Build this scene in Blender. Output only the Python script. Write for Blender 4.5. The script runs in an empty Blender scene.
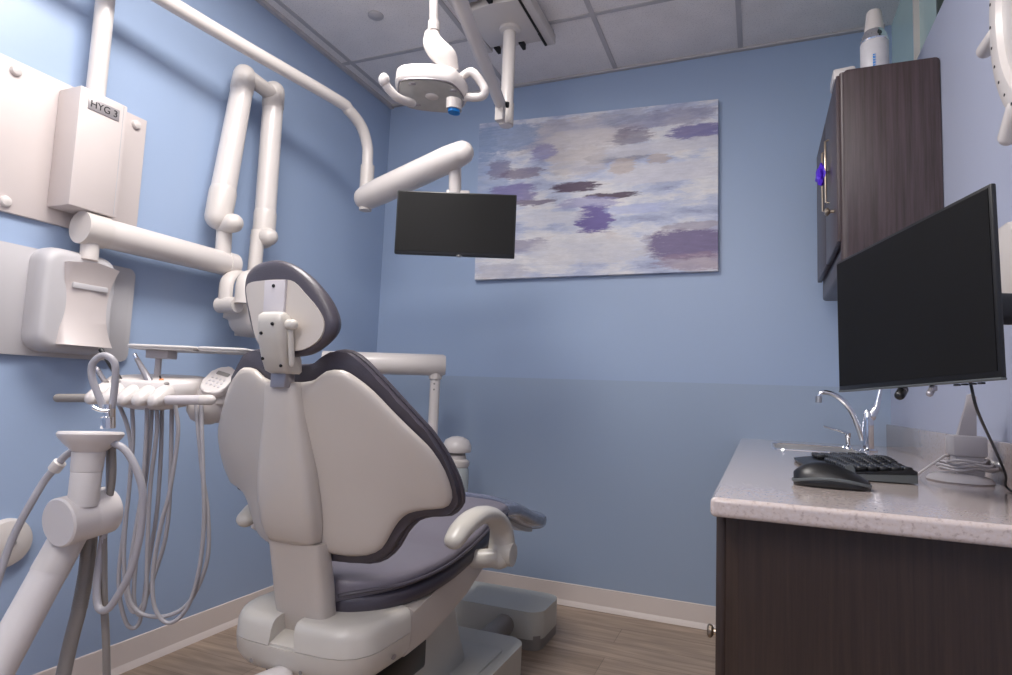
import bpy, bmesh, math, random
from mathutils import Vector, Matrix, noise
random.seed(4)
PI = math.pi
scn = bpy.context.scene
COL = bpy.context.collection

# ------------------------------------------------------------------ camera
YAW, PITCH, ROLL, FPX, CH = -.3896, .0919, .0398, 618.3, 1.09
Fw = Vector((math.sin(YAW)*math.cos(PITCH), math.cos(YAW)*math.cos(PITCH), math.sin(PITCH)))
Rt = Vector((math.cos(YAW), -math.sin(YAW), 0)); Up = Rt.cross(Fw)
R2 = math.cos(ROLL)*Rt + math.sin(ROLL)*Up; U2 = -math.sin(ROLL)*Rt + math.cos(ROLL)*Up
CC = Vector((0, 0, CH))
cam = bpy.data.cameras.new('camera'); co = bpy.data.objects.new('camera', cam); COL.objects.link(co)
cam.sensor_width = 36; cam.lens = 36*FPX/1012; cam.clip_start = .02
co.matrix_world = Matrix(((R2.x, U2.x, -Fw.x, 0), (R2.y, U2.y, -Fw.y, 0), (R2.z, U2.z, -Fw.z, CH), (0, 0, 0, 1)))
scn.camera = co

def at(px, py, D):
    """survey helper: the place at depth D (metres) sighted in the photograph"""
    return CC + D*(Fw + R2*((px-506)/FPX) - U2*((py-337.5)/FPX))

XL, XR, YB, YR, H = -2.21, .555, 3.265, -1.9, 2.92

# ------------------------------------------------------------------ materials
def nd(nt, t, **k):
    n = nt.nodes.new(t)
    for a, b in k.items():
        if a in n.inputs: n.inputs[a].default_value = b
        else: setattr(n, a, b)
    return n
def mat(name, col, rough=.5, metal=0, var=.04, scale=6, bump=0, bscale=60, coat=0, emit=None, estr=0, trans=0, ior=1.45, spec=.5):
    m = bpy.data.materials.new(name); m.use_nodes = True; nt = m.node_tree; L = nt.links.new
    b = nt.nodes['Principled BSDF']
    tc = nd(nt, 'ShaderNodeTexCoord'); nz = nd(nt, 'ShaderNodeTexNoise'); nz.inputs['Scale'].default_value = scale; nz.inputs['Detail'].default_value = 4
    L(tc.outputs['Object'], nz.inputs['Vector'])
    cr = nd(nt, 'ShaderNodeValToRGB'); cr.color_ramp.elements[0].position = .3; cr.color_ramp.elements[1].position = .7
    cr.color_ramp.elements[0].color = (*[max(0, c*(1-var)) for c in col], 1); cr.color_ramp.elements[1].color = (*[min(1, c*(1+var)) for c in col], 1)
    L(nz.outputs['Fac'], cr.inputs['Fac']); L(cr.outputs['Color'], b.inputs['Base Color'])
    b.inputs['Roughness'].default_value = rough; b.inputs['Metallic'].default_value = metal; b.inputs['Coat Weight'].default_value = coat
    b.inputs['Coat Roughness'].default_value = .15
    b.inputs['Specular IOR Level'].default_value = spec
    if trans: b.inputs['Transmission Weight'].default_value = trans; b.inputs['IOR'].default_value = ior
    if emit: b.inputs['Emission Color'].default_value = (*emit, 1); b.inputs['Emission Strength'].default_value = estr
    if bump:
        n2 = nd(nt, 'ShaderNodeTexNoise'); n2.inputs['Scale'].default_value = bscale; L(tc.outputs['Object'], n2.inputs['Vector'])
        bp = nd(nt, 'ShaderNodeBump'); bp.inputs['Strength'].default_value = bump; bp.inputs['Distance'].default_value = .002
        L(n2.outputs['Fac'], bp.inputs['Height']); L(bp.outputs['Normal'], b.inputs['Normal'])
    return m
def srgb(h):
    h = h.lstrip('#'); v = [int(h[i:i+2], 16)/255 for i in (0, 2, 4)]
    return tuple(c/12.92 if c <= .04045 else ((c+.055)/1.055)**2.4 for c in v)

M = {}
M['white'] = mat('white enamel', srgb('#D6CFCB'), .3, coat=.3, var=.015)
M['white2'] = mat('white plastic', srgb('#D0C9C4'), .38, var=.02)
M['panel'] = mat('off white panel', srgb('#CBC1BE'), .45, var=.02)
M['panel_grey'] = mat('pale grey panel', srgb('#BDBABC'), .45, var=.02)
M['beige'] = mat('warm beige chair shell', srgb('#C4BBB2'), .3, var=.02, coat=.25)
M['beige2'] = mat('beige chair housing', srgb('#CCC6BC'), .32, var=.02, coat=.2)
M['greybase'] = mat('pale grey base cover', srgb('#C2C1BA'), .4, var=.03)
M['greydk'] = mat('taupe base skirt', srgb('#8D8884'), .5)
M['leather'] = mat('grey violet upholstery', srgb('#77717A'), .36, var=.06, bump=.35, bscale=300)
M['leather_dk'] = mat('dark upholstery border', srgb('#4B464E'), .33, var=.08, bump=.3, bscale=250)
M['hose'] = mat('grey rubber hose', srgb('#A9A6AA'), .42, var=.03)
M['hose_dk'] = mat('taupe suction hose', srgb('#8B8580'), .45, var=.05)
M['black'] = mat('black plastic', srgb('#121214'), .38)
M['screen'] = mat('matt black screen', srgb('#0E0D0E'), .6, var=.03, spec=.2)
M['chrome'] = mat('chrome', (.82, .83, .86), .09, 1, var=.01)
M['steel'] = mat('brushed steel', (.55, .54, .53), .3, 1, var=.05)
M['nickel'] = mat('satin nickel', srgb('#C9B9A4'), .28, 1)
M['metalgrey'] = mat('grey instrument metal', srgb('#A19DA2'), .3, .6)
M['purple'] = mat('purple rubber', srgb('#5423D6'), .45, var=.1, scale=40)
M['blue'] = mat('blue plastic', srgb('#1584D8'), .35)
M['navy'] = mat('navy ribbed knob', srgb('#2B2F96'), .35)
M['orange'] = mat('orange collar', srgb('#D9772A'), .4)
M['plaque'] = mat('brushed plaque', srgb('#A5A0A2'), .35, .4)
M['ink'] = mat('black lettering', srgb('#17151A'), .5)
M['hole'] = mat('dark recess', srgb('#0B0B0C'), .7)
M['lens'] = mat('light lens', srgb('#C9C9C6'), .12, trans=.25, coat=.6, var=.1, scale=25)
M['bottle'] = mat('translucent bottle', srgb('#D3D8D6'), .25, trans=.35, var=.02)
M['canlabel'] = mat('pale can label', srgb('#D8D5D8'), .35, var=.06, scale=30)
M['frost'] = mat('frosted green glass', srgb('#9DB4B4'), .25, var=.04, scale=3, emit=srgb('#9DB4B4'), estr=.12)  # greenish stripe of light on the wall, put into colour and glow
M['darkglass'] = mat('dark transom glass', srgb('#4C5654'), .15)  # shaded upper part of the right wall, put into a dark colour
M['tray'] = mat('tray plastic', srgb('#CBC7C4'), .6)
M['keys'] = mat('black keycaps', srgb('#1E1E20'), .35)
M['kbedge'] = mat('grey keyboard rim', srgb('#55595A'), .35)
M['dialface'] = mat('grey dial face', srgb('#8D8A8A'), .4)
M['plug'] = mat('pale grey plastic', srgb('#C6C0C2'), .4)

def wallmat(name, c_lo, c_hi, zsplit=None, rough=.42):
    m = mat(name, c_hi, rough, var=.015, scale=1.5, bump=.12, bscale=180); nt = m.node_tree; L = nt.links.new
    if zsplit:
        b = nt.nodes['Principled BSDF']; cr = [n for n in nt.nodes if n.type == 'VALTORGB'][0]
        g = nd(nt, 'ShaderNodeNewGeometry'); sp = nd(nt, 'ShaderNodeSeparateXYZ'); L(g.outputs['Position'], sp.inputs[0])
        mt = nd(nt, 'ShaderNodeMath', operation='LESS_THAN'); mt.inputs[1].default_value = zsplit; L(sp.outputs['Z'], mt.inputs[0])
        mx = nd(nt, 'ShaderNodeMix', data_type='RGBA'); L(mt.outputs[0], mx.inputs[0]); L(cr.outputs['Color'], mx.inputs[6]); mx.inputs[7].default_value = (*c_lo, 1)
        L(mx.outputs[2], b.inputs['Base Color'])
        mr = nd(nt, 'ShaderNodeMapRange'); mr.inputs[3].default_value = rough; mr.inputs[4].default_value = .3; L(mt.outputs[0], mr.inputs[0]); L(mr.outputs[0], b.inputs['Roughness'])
    return m
BLUE = srgb('#9FB2CF')
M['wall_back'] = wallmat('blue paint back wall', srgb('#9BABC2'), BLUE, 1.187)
M['wall_side'] = wallmat('blue paint side wall', None, srgb('#9FB2CF'), None, .34)
M['wall_right'] = wallmat('blue lilac paint', None, srgb('#B4BACF'), None, .5)
M['base'] = mat('cream vinyl baseboard', srgb('#DED2CB'), .4, var=.02)

def woodmat(name, c1, c2, sc=(40, 40, 1.2), rough=.35):
    m = mat(name, c1, rough); nt = m.node_tree; L = nt.links.new; b = nt.nodes['Principled BSDF']
    tc = nd(nt, 'ShaderNodeTexCoord'); mp = nd(nt, 'ShaderNodeMapping'); mp.inputs['Scale'].default_value = sc
    L(tc.outputs['Object'], mp.inputs[0]); n = nd(nt, 'ShaderNodeTexNoise'); n.inputs['Scale'].default_value = 2.2; n.inputs['Detail'].default_value = 8; n.inputs['Roughness'].default_value = .7
    L(mp.outputs[0], n.inputs['Vector']); cr = nd(nt, 'ShaderNodeValToRGB'); cr.color_ramp.elements[0].position = .35; cr.color_ramp.elements[1].position = .68
    cr.color_ramp.elements[0].color = (*c1, 1); cr.color_ramp.elements[1].color = (*c2, 1)
    L(n.outputs['Fac'], cr.inputs[0]); L(cr.outputs[0], b.inputs['Base Color'])
    bp = nd(nt, 'ShaderNodeBump'); bp.inputs['Strength'].default_value = .15; bp.inputs['Distance'].default_value = .001; L(n.outputs['Fac'], bp.inputs['Height']); L(bp.outputs[0], b.inputs['Normal'])
    return m
M['wenge'] = woodmat('dark wenge laminate', srgb('#3A2F2E'), srgb('#54464A'), rough=.38)
M['wenge2'] = woodmat('dark brown laminate', srgb('#2A1E18'), srgb('#3E2E26'), rough=.42)

def floormat():
    m = mat('grey brown plank vinyl', srgb('#8E7D70'), .42); nt = m.node_tree; L = nt.links.new; b = nt.nodes['Principled BSDF']
    tc = nd(nt, 'ShaderNodeTexCoord')
    br = nd(nt, 'ShaderNodeTexBrick'); br.inputs['Scale'].default_value = 1; br.inputs['Brick Width'].default_value = 1.2; br.inputs['Row Height'].default_value = .18
    br.inputs['Mortar Size'].default_value = .0015; br.inputs['Color1'].default_value = (*srgb('#B09C8A'), 1); br.inputs['Color2'].default_value = (*srgb('#9C8977'), 1); br.inputs['Mortar'].default_value = (*srgb('#7E6E60'), 1)
    L(tc.outputs['Object'], br.inputs['Vector'])
    mp = nd(nt, 'ShaderNodeMapping'); mp.inputs['Scale'].default_value = (1.4, 14, 1); L(tc.outputs['Object'], mp.inputs[0])
    n = nd(nt, 'ShaderNodeTexNoise'); n.inputs['Scale'].default_value = 2.5; n.inputs['Detail'].default_value = 7; n.inputs['Distortion'].default_value = .6; L(mp.outputs[0], n.inputs['Vector'])
    cr = nd(nt, 'ShaderNodeValToRGB'); cr.color_ramp.elements[0].position = .3; cr.color_ramp.elements[1].position = .7
    cr.color_ramp.elements[0].color = (.66, .64, .62, 1); cr.color_ramp.elements[1].color = (1.15, 1.12, 1.1, 1); L(n.outputs['Fac'], cr.inputs[0])
    mx = nd(nt, 'ShaderNodeMix', data_type='RGBA', blend_type='MULTIPLY'); mx.inputs[0].default_value = 1; L(br.outputs['Color'], mx.inputs[6]); L(cr.outputs[0], mx.inputs[7]); L(mx.outputs[2], b.inputs['Base Color'])
    return m
M['floor'] = floormat()

def ceilmat():
    m = mat('ceiling tile', srgb('#EEEAE9'), .8, bump=.4, bscale=220); nt = m.node_tree; L = nt.links.new; b = nt.nodes['Principled BSDF']
    cr0 = [n for n in nt.nodes if n.type == 'VALTORGB'][0]
    tc = nd(nt, 'ShaderNodeTexCoord'); v = nd(nt, 'ShaderNodeTexNoise'); v.inputs['Scale'].default_value = 160; L(tc.outputs['Object'], v.inputs['Vector'])
    cr = nd(nt, 'ShaderNodeValToRGB'); cr.color_ramp.elements[0].position = .32; cr.color_ramp.elements[1].position = .42
    cr.color_ramp.elements[0].color = (.75, .75, .77, 1); cr.color_ramp.elements[1].color = (1, 1, 1, 1); L(v.outputs['Fac'], cr.inputs[0])
    mx = nd(nt, 'ShaderNodeMix', data_type='RGBA', blend_type='MULTIPLY'); mx.inputs[0].default_value = 1; L(cr0.outputs['Color'], mx.inputs[6]); L(cr.outputs[0], mx.inputs[7]); L(mx.outputs[2], b.inputs['Base Color'])
    return m
M['ceil'] = ceilmat()
M['grid'] = mat('grey ceiling grid', srgb('#BBB8BA'), .5)

def quartz():
    m = mat('speckled quartz', srgb('#C5B8B4'), .12, coat=.5); nt = m.node_tree; L = nt.links.new; b = nt.nodes['Principled BSDF']
    tc = nd(nt, 'ShaderNodeTexCoord'); v = nd(nt, 'ShaderNodeTexVoronoi'); v.inputs['Scale'].default_value = 260; L(tc.outputs['Object'], v.inputs['Vector'])
    n = nd(nt, 'ShaderNodeTexNoise'); n.inputs['Scale'].default_value = 140; n.inputs['Detail'].default_value = 3; L(tc.outputs['Object'], n.inputs['Vector'])
    cr = nd(nt, 'ShaderNodeValToRGB'); e = cr.color_ramp.elements; e[0].position = .3; e[0].color = (*srgb('#AE9F99'), 1); e[1].position = .44; e[1].color = (*srgb('#C8B9B1'), 1)
    x = e.new(.62); x.color = (*srgb('#C9BDB9'), 1); x = e.new(.72); x.color = (*srgb('#D2C6C1'), 1)
    L(n.outputs['Fac'], cr.inputs[0]); L(cr.outputs[0], b.inputs['Base Color'])
    return m
M['quartz'] = quartz()

def paintmat(w, h):
    """horizontal brushed abstract in lilac, grey-blue and cream; object space x (0..w), z (0..h)"""
    m = mat('abstract canvas paint', (.6, .6, .7), .55); nt = m.node_tree; L = nt.links.new; b = nt.nodes['Principled BSDF']
    tc = nd(nt, 'ShaderNodeTexCoord')
    dn = nd(nt, 'ShaderNodeTexNoise'); dn.inputs['Scale'].default_value = 1; dn.inputs['Detail'].default_value = 6; dn.inputs['Roughness'].default_value = .7
    mp = nd(nt, 'ShaderNodeMapping'); mp.inputs['Scale'].default_value = (7, 1, 42); L(tc.outputs['Object'], mp.inputs[0]); L(mp.outputs[0], dn.inputs['Vector'])
    # warped coordinate
    sub = nd(nt, 'ShaderNodeVectorMath', operation='SUBTRACT'); L(dn.outputs['Color'], sub.inputs[0]); sub.inputs[1].default_value = (.5, .5, .5)
    mul = nd(nt, 'ShaderNodeVectorMath', operation='MULTIPLY'); L(sub.outputs[0], mul.inputs[0]); mul.inputs[1].default_value = (.24, 0, .06)
    add = nd(nt, 'ShaderNodeVectorMath', operation='ADD'); L(tc.outputs['Object'], add.inputs[0]); L(mul.outputs[0], add.inputs[1])
    n1 = nd(nt, 'ShaderNodeTexNoise'); n1.inputs['Scale'].default_value = 1; n1.inputs['Detail'].default_value = 5; n1.inputs['Roughness'].default_value = .6
    m1 = nd(nt, 'ShaderNodeMapping'); m1.inputs['Scale'].default_value = (3.2, 1, 9); m1.inputs['Location'].default_value = (3.1, 0, 1.7); L(add.outputs[0], m1.inputs[0]); L(m1.outputs[0], n1.inputs['Vector'])
    cr = nd(nt, 'ShaderNodeValToRGB'); e = cr.color_ramp.elements
    for i, (p, c) in enumerate([(.30, '#8F90B2'), (.39, '#ABB3CE'), (.46, '#C2C8DC'), (.52, '#D6D7E0'), (.60, '#E4E2E4'), (.72, '#D2C8C6')]):
        x = e[i] if i < 2 else e.new(p); x.position = p; x.color = (*srgb(c), 1)
    L(n1.outputs['Fac'], cr.inputs[0]); last = cr.outputs[0]
    fine = nd(nt, 'ShaderNodeTexNoise'); fine.inputs['Scale'].default_value = 1; fine.inputs['Detail'].default_value = 8; fine.inputs['Roughness'].default_value = .75
    m2 = nd(nt, 'ShaderNodeMapping'); m2.inputs['Scale'].default_value = (13, 1, 60); L(tc.outputs['Object'], m2.inputs[0]); L(m2.outputs[0], fine.inputs['Vector'])
    # blotches: centre u,v (0..1 from left, 0..1 from top), radii, colour, strength
    BL = [(.40, .12, .30, .10, '#B9AFB4', .5), (.80, .10, .20, .05, '#8E88A4', .5), (.92, .20, .10, .045, '#6E66A0', .75), (.67, .185, .08, .05, '#756B84', .6), (.45, .20, .16, .10, '#D9D2D2', .6), (.64, .06, .10, .05, '#9FA6C0', .5), (.03, .12, .05, .12, '#8DA0C0', .6),
          (.12, .10, .16, .09, '#8FA2C4', .7), (.05, .45, .10, .30, '#8CA0C6', .55), (.10, .30, .05, .06, '#7A7290', .6), (.20, .34, .10, .035, '#7C7089', .7),
          (.17, .46, .11, .06, '#7F76A8', .75), (.30, .22, .06, .05, '#8A84B4', .6), (.44, .46, .10, .028, '#5E4E62', .9), (.60, .53, .11, .018, '#5A4A5C', .95), (.62, .30, .14, .03, '#8C8894', .6),
          (.24, .53, .12, .016, '#74677F', .75), (.53, .66, .075, .085, '#6F62A0', .9), (.70, .62, .12, .03, '#B4BCE0', .6), (.50, .56, .12, .03, '#9A97C4', .6), (.22, .80, .12, .04, '#8C84A0', .6),
          (.90, .84, .17, .085, '#7A6E92', .9), (.92, .94, .14, .05, '#9A8496', .6), (.80, .42, .22, .06, '#D8D6DE', .75), (.80, .27, .30, .035, '#D4D2DA', .7), (.45, .30, .12, .09, '#D2C8C4', .5),
          (.50, .85, .25, .08, '#DAD8DC', .7), (.35, .64, .15, .04, '#DADAE2', .7), (.78, .33, .04, .03, '#BFAEA6', .6), (.64, .36, .05, .05, '#C6B6AE', .6), (.13, .95, .12, .05, '#C4C2CC', .6), (.92, .74, .12, .02, '#A8A0AE', .7)]
    sx = nd(nt, 'ShaderNodeSeparateXYZ'); L(add.outputs[0], sx.inputs[0])
    for (u, v, ru, rv, c, s) in BL:
        a = nd(nt, 'ShaderNodeMath', operation='MULTIPLY_ADD'); L(sx.outputs['X'], a.inputs[0]); a.inputs[1].default_value = 1/(ru*w); a.inputs[2].default_value = -u/ru
        bz = nd(nt, 'ShaderNodeMath', operation='MULTIPLY_ADD'); L(sx.outputs['Z'], bz.inputs[0]); bz.inputs[1].default_value = 1/(rv*h); bz.inputs[2].default_value = -(1-v)/rv
        p1 = nd(nt, 'ShaderNodeMath', operation='POWER'); aa = nd(nt, 'ShaderNodeMath', operation='ABSOLUTE'); L(a.outputs[0], aa.inputs[0]); L(aa.outputs[0], p1.inputs[0]); p1.inputs[1].default_value = 3
        p2 = nd(nt, 'ShaderNodeMath', operation='POWER'); ab = nd(nt, 'ShaderNodeMath', operation='ABSOLUTE'); L(bz.outputs[0], ab.inputs[0]); L(ab.outputs[0], p2.inputs[0]); p2.inputs[1].default_value = 3
        sm = nd(nt, 'ShaderNodeMath', operation='ADD'); L(p1.outputs[0], sm.inputs[0]); L(p2.outputs[0], sm.inputs[1])
        # break the edge with fine streaks
        s2 = nd(nt, 'ShaderNodeMath', operation='MULTIPLY_ADD'); L(fine.outputs['Fac'], s2.inputs[0]); s2.inputs[1].default_value = 3.4; s2.inputs[2].default_value = -1.7
        s3 = nd(nt, 'ShaderNodeMath', operation='ADD'); L(sm.outputs[0], s3.inputs[0]); L(s2.outputs[0], s3.inputs[1])
        mr = nd(nt, 'ShaderNodeMapRange'); mr.inputs[1].default_value = 1.3; mr.inputs[2].default_value = .55; mr.inputs[3].default_value = 0; mr.inputs[4].default_value = min(1, s*1.12)
        L(s3.outputs[0], mr.inputs[0])
        mx = nd(nt, 'ShaderNodeMix', data_type='RGBA'); L(mr.outputs[0], mx.inputs[0]); L(last, mx.inputs[6]); mx.inputs[7].default_value = (*srgb(c), 1); last = mx.outputs[2]
    m3 = nd(nt, 'ShaderNodeMapRange'); L(fine.outputs['Fac'], m3.inputs[0]); m3.inputs[1].default_value = .3; m3.inputs[2].default_value = .7; m3.inputs[3].default_value = .88; m3.inputs[4].default_value = 1.12
    mm = nd(nt, 'ShaderNodeVectorMath', operation='SCALE'); L(last, mm.inputs[0]); L(m3.outputs[0], mm.inputs['Scale'])
    L(mm.outputs[0], b.inputs['Base Color'])
    bp = nd(nt, 'ShaderNodeBump'); bp.inputs['Strength'].default_value = .3; bp.inputs['Distance'].default_value = .003; L(fine.outputs['Fac'], bp.inputs['Height']); L(bp.outputs[0], b.inputs['Normal'])
    return m

# ------------------------------------------------------------------ object helpers
WM = {}
def thing(name, label, cat, loc, rz=0, group=None):
    o = bpy.data.objects.new(name, None); COL.objects.link(o); o.empty_display_size = .05
    o.location = loc; o.rotation_euler = (0, 0, rz); WM[o] = Matrix.Translation(Vector(loc)) @ Matrix.Rotation(rz, 4, 'Z')
    tag(o, label, cat, group); return o
def tag(o, label, cat, group=None):
    o['label'] = label; o['category'] = cat
    if group: o['group'] = group
    return o
def obj(name, bm, m, parent=None, smooth=True, frame=None, angle=40, label=None, origin=None, kind=None):
    """bmesh in world space (or in `frame`) -> one mesh object; a child keeps parent-local coordinates"""
    if frame is not None: bm.transform(frame)
    me = bpy.data.meshes.new(name)
    bmesh.ops.recalc_face_normals(bm, faces=bm.faces)
    bm.to_mesh(me); bm.free()
    if smooth:
        for p in me.polygons: p.use_smooth = True
        try: me.set_sharp_from_angle(angle=math.radians(angle))
        except Exception: pass
    me.materials.append(m if not isinstance(m, str) else M[m])
    o = bpy.data.objects.new(name, me); COL.objects.link(o)
    if parent is not None:
        W = WM[parent]; me.transform(W.inverted()); o.parent = parent; WM[o] = W.copy()
    else:
        if origin is None:
            vs = [v.co for v in me.vertices]
            mn = [min(v[i] for v in vs) for i in range(3)]; mxx = [max(v[i] for v in vs) for i in range(3)]
            origin = ((mn[0]+mxx[0])/2, (mn[1]+mxx[1])/2, mn[2])
        T = Matrix.Translation(Vector(origin)); me.transform(T.inverted()); o.location = origin; WM[o] = T
    if label: o['label'] = label
    if kind: o['kind'] = kind
    return o
def struct(name, bm, m, parent=None, **k):
    return obj(name, bm, m, parent, kind='structure', **k)

def B(*_): return bmesh.new()
def box(x0, x1, y0, y1, z0, z1, bev=0, seg=2, bm=None):
    own = bm is None; bm = bm or bmesh.new()
    r = bmesh.ops.create_cube(bm, size=1, matrix=Matrix.Translation(((x0+x1)/2, (y0+y1)/2, (z0+z1)/2)) @ Matrix.Diagonal((x1-x0, y1-y0, z1-z0, 1)))
    if bev:
        es = {e for v in r['verts'] for e in v.link_edges}
        bmesh.ops.bevel(bm, geom=list(es), offset=bev, segments=seg, profile=.5, affect='EDGES')
    return bm
def catmull(P, n=8):
    P = [Vector(p) for p in P]; out = []
    Q = [2*P[0]-P[1]] + P + [2*P[-1]-P[-2]]
    for i in range(1, len(Q)-2):
        for j in range(n):
            t = j/n; a, b, c, d = Q[i-1], Q[i], Q[i+1], Q[i+2]
            out.append(.5*((2*b)+(-a+c)*t+(2*a-5*b+4*c-d)*t*t+(-a+3*b-3*c+d)*t**3))
    out.append(P[-1]); return out
def tube(P, r, n=14, smooth=0, closed=False, bm=None, round_ends=False, flat=None):
    """swept tube; r number or list; flat=(a,b) makes an elliptical section"""
    bm = bm or bmesh.new(); P = [Vector(p) for p in P]; N0 = len(P)
    rr = list(r) if isinstance(r, (list, tuple)) else [r]*N0
    if smooth:
        P = catmull(P, smooth); rr = [rr[min(i//smooth, N0-2)]*(1-(i % smooth)/smooth if i < len(P)-1 else 0)+rr[min(i//smooth+1, N0-1)]*((i % smooth)/smooth if i < len(P)-1 else 1) for i in range(len(P))]
    if round_ends:
        for end in (0, 1):
            p0 = P[0] if end == 0 else P[-1]; p1 = P[1] if end == 0 else P[-2]; R = rr[0] if end == 0 else rr[-1]; d = (p0-p1).normalized()
            ex = [(p0+d*R*math.sin(a), R*math.cos(a)) for a in (PI/8, PI/4, 3*PI/8, PI/2*.94)]
            if end == 0: P = [e[0] for e in reversed(ex)]+P; rr = [e[1] for e in reversed(ex)]+rr
            else: P = P+[e[0] for e in ex]; rr = rr+[e[1] for e in ex]
    K = len(P); T = []
    for i in range(K):
        a = P[(i-1) % K] if closed or i > 0 else P[0]; c = P[(i+1) % K] if closed or i < K-1 else P[-1]
        T.append((c-a).normalized())
    ref = Vector((0, 0, 1)) if abs(T[0].z) < .9 else Vector((1, 0, 0)); u = (ref - T[0]*ref.dot(T[0])).normalized(); rings = []
    for i in range(K):
        u = (u - T[i]*u.dot(T[i])).normalized(); v = T[i].cross(u)
        fa, fb = flat or (1, 1)
        rings.append([bm.verts.new(P[i]+rr[i]*(fa*math.cos(2*PI*j/n)*u+fb*math.sin(2*PI*j/n)*v)) for j in range(n)])
    for i in range(K if closed else K-1):
        a, b = rings[i], rings[(i+1) % K]
        for j in range(n): bm.faces.new((a[j], a[(j+1) % n], b[(j+1) % n], b[j]))
    if not closed: bm.faces.new(rings[0][::-1]); bm.faces.new(rings[-1])
    return bm
def lathe(prof, mtx=None, n=28, bm=None, sx=1, sy=1):
    bm = bm or bmesh.new(); mtx = mtx or Matrix.Identity(4); rings = []
    for (r, z) in prof:
        r = max(r, 1e-5); rings.append([bm.verts.new(mtx @ Vector((sx*r*math.cos(2*PI*j/n), sy*r*math.sin(2*PI*j/n), z))) for j in range(n)])
    for a, b in zip(rings, rings[1:]):
        for j in range(n): bm.faces.new((a[j], a[(j+1) % n], b[(j+1) % n], b[j]))
    bm.faces.new(rings[0][::-1]); bm.faces.new(rings[-1]); return bm
def frameM(o, x=None, y=None, z=None):
    """orthonormal frame: z direction given (x optional hint)"""
    z = Vector(z).normalized(); x = Vector(x) if x is not None else (Vector((1, 0, 0)) if abs(z.x) < .9 else Vector((0, 1, 0)))
    x = (x - z*x.dot(z)).normalized(); y = z.cross(x)
    return Matrix(((x.x, y.x, z.x, o[0]), (x.y, y.y, z.y, o[1]), (x.z, y.z, z.z, o[2]), (0, 0, 0, 1)))
def prism(out, z0, z1, mtx=None, bev=0, seg=2, bm=None, allbev=False):
    bm = bm or bmesh.new(); mtx = mtx or Matrix.Identity(4)
    a = [bm.verts.new(mtx @ Vector((x, y, z0))) for x, y in out]; b = [bm.verts.new(mtx @ Vector((x, y, z1))) for x, y in out]; n = len(out)
    f0 = bm.faces.new(a[::-1]); f1 = bm.faces.new(b)
    for i in range(n): bm.faces.new((a[i], a[(i+1) % n], b[(i+1) % n], b[i]))
    if bev:
        es = set(f0.edges) | set(f1.edges)
        if allbev: es |= set(e for v in a for e in v.link_edges)
        bmesh.ops.bevel(bm, geom=list(es), offset=bev, segments=seg, profile=.5, affect='EDGES')
    return bm
def rrect(w, h, r, n=6, cx=0, cy=0):
    o = []
    for (sx, sy, a0) in ((1, 1, 0), (-1, 1, 90), (-1, -1, 180), (1, -1, 270)):
        for i in range(n+1):
            a = math.radians(a0+90*i/n); o.append((cx+sx*(w/2-r)+r*math.cos(a), cy+sy*(h/2-r)+r*math.sin(a)))
    return o
def loft(rings, bm=None, cap=True):
    bm = bm or bmesh.new(); V = [[bm.verts.new(p) for p in r] for r in rings]; n = len(V[0])
    for a, b in zip(V, V[1:]):
        for j in range(n): bm.faces.new((a[j], a[(j+1) % n], b[(j+1) % n], b[j]))
    if cap: bm.faces.new(V[0][::-1]); bm.faces.new(V[-1])
    return bm
def ball(c, r, sx=1, sy=1, sz=1, mtx=None, n=20, bm=None):
    bm = bm or bmesh.new(); mm = Matrix.Translation(Vector(c)) @ (mtx or Matrix.Identity(4)) @ Matrix.Diagonal((sx*r, sy*r, sz*r, 1))
    bmesh.ops.create_uvsphere(bm, u_segments=n, v_segments=n//2+2, radius=1, matrix=mm); return bm
def text(s, size, mtx, m, parent, name='lettering', depth=.0006):
    cu = bpy.data.curves.new('t', 'FONT'); cu.body = s; cu.size = size; cu.extrude = depth; cu.align_x = 'CENTER'; cu.align_y = 'CENTER'
    t = bpy.data.objects.new('t', cu); COL.objects.link(t); dg = bpy.context.evaluated_depsgraph_get()
    me = bpy.data.meshes.new_from_object(t.evaluated_get(dg)); bm = bmesh.new(); bm.from_mesh(me)
    bpy.data.objects.remove(t); bpy.data.curves.remove(cu); bpy.data.meshes.remove(me)
    return obj(name, bm, m, parent, smooth=False, frame=mtx)

# ================================================================== THE ROOM
struct('floor', box(XL-.1, XR+.1, YR-.1, YB+.1, -.08, 0), 'floor', smooth=False, origin=(0, 0, 0))
ceil = struct('ceiling', box(XL-.1, XR+.1, YR-.1, YB+.1, H, H+.08), 'ceil', smooth=False)
struct('wall_back', box(XL-.1, XR+.1, YB, YB+.1, 0, H), 'wall_back', smooth=False)
struct('wall_left', box(XL-.1, XL, YR-.1, YB, 0, H), 'wall_side', smooth=False)
struct('wall_front', box(XL, XR, YR-.1, YR, 0, H), 'wall_side', smooth=False)
bm = box(XR, XR+.1, YR-.1, YB, 0, 2.42); box(XR, XR+.1, YR-.1, .6, 2.42, H, bm=bm)
struct('wall_right', bm, 'wall_right', smooth=False)
# added strips standing in for light and shade bands on the upper right wall
band = struct('window_1', box(XR+.02, XR+.09, .6, YB, 2.42, 2.44), 'grid', smooth=False)
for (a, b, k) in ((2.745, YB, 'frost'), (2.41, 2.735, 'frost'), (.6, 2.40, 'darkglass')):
    struct('pane', box(XR+.03, XR+.05, a, b, 2.44, H), k, band, smooth=False)
struct('mullion', box(XR+.01, XR+.06, 2.735, 2.745, 2.44, H), 'white2', band, smooth=False)
struct('mullion', box(XR+.01, XR+.06, 2.40, 2.41, 2.44, H), 'darkglass', band, smooth=False)
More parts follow.
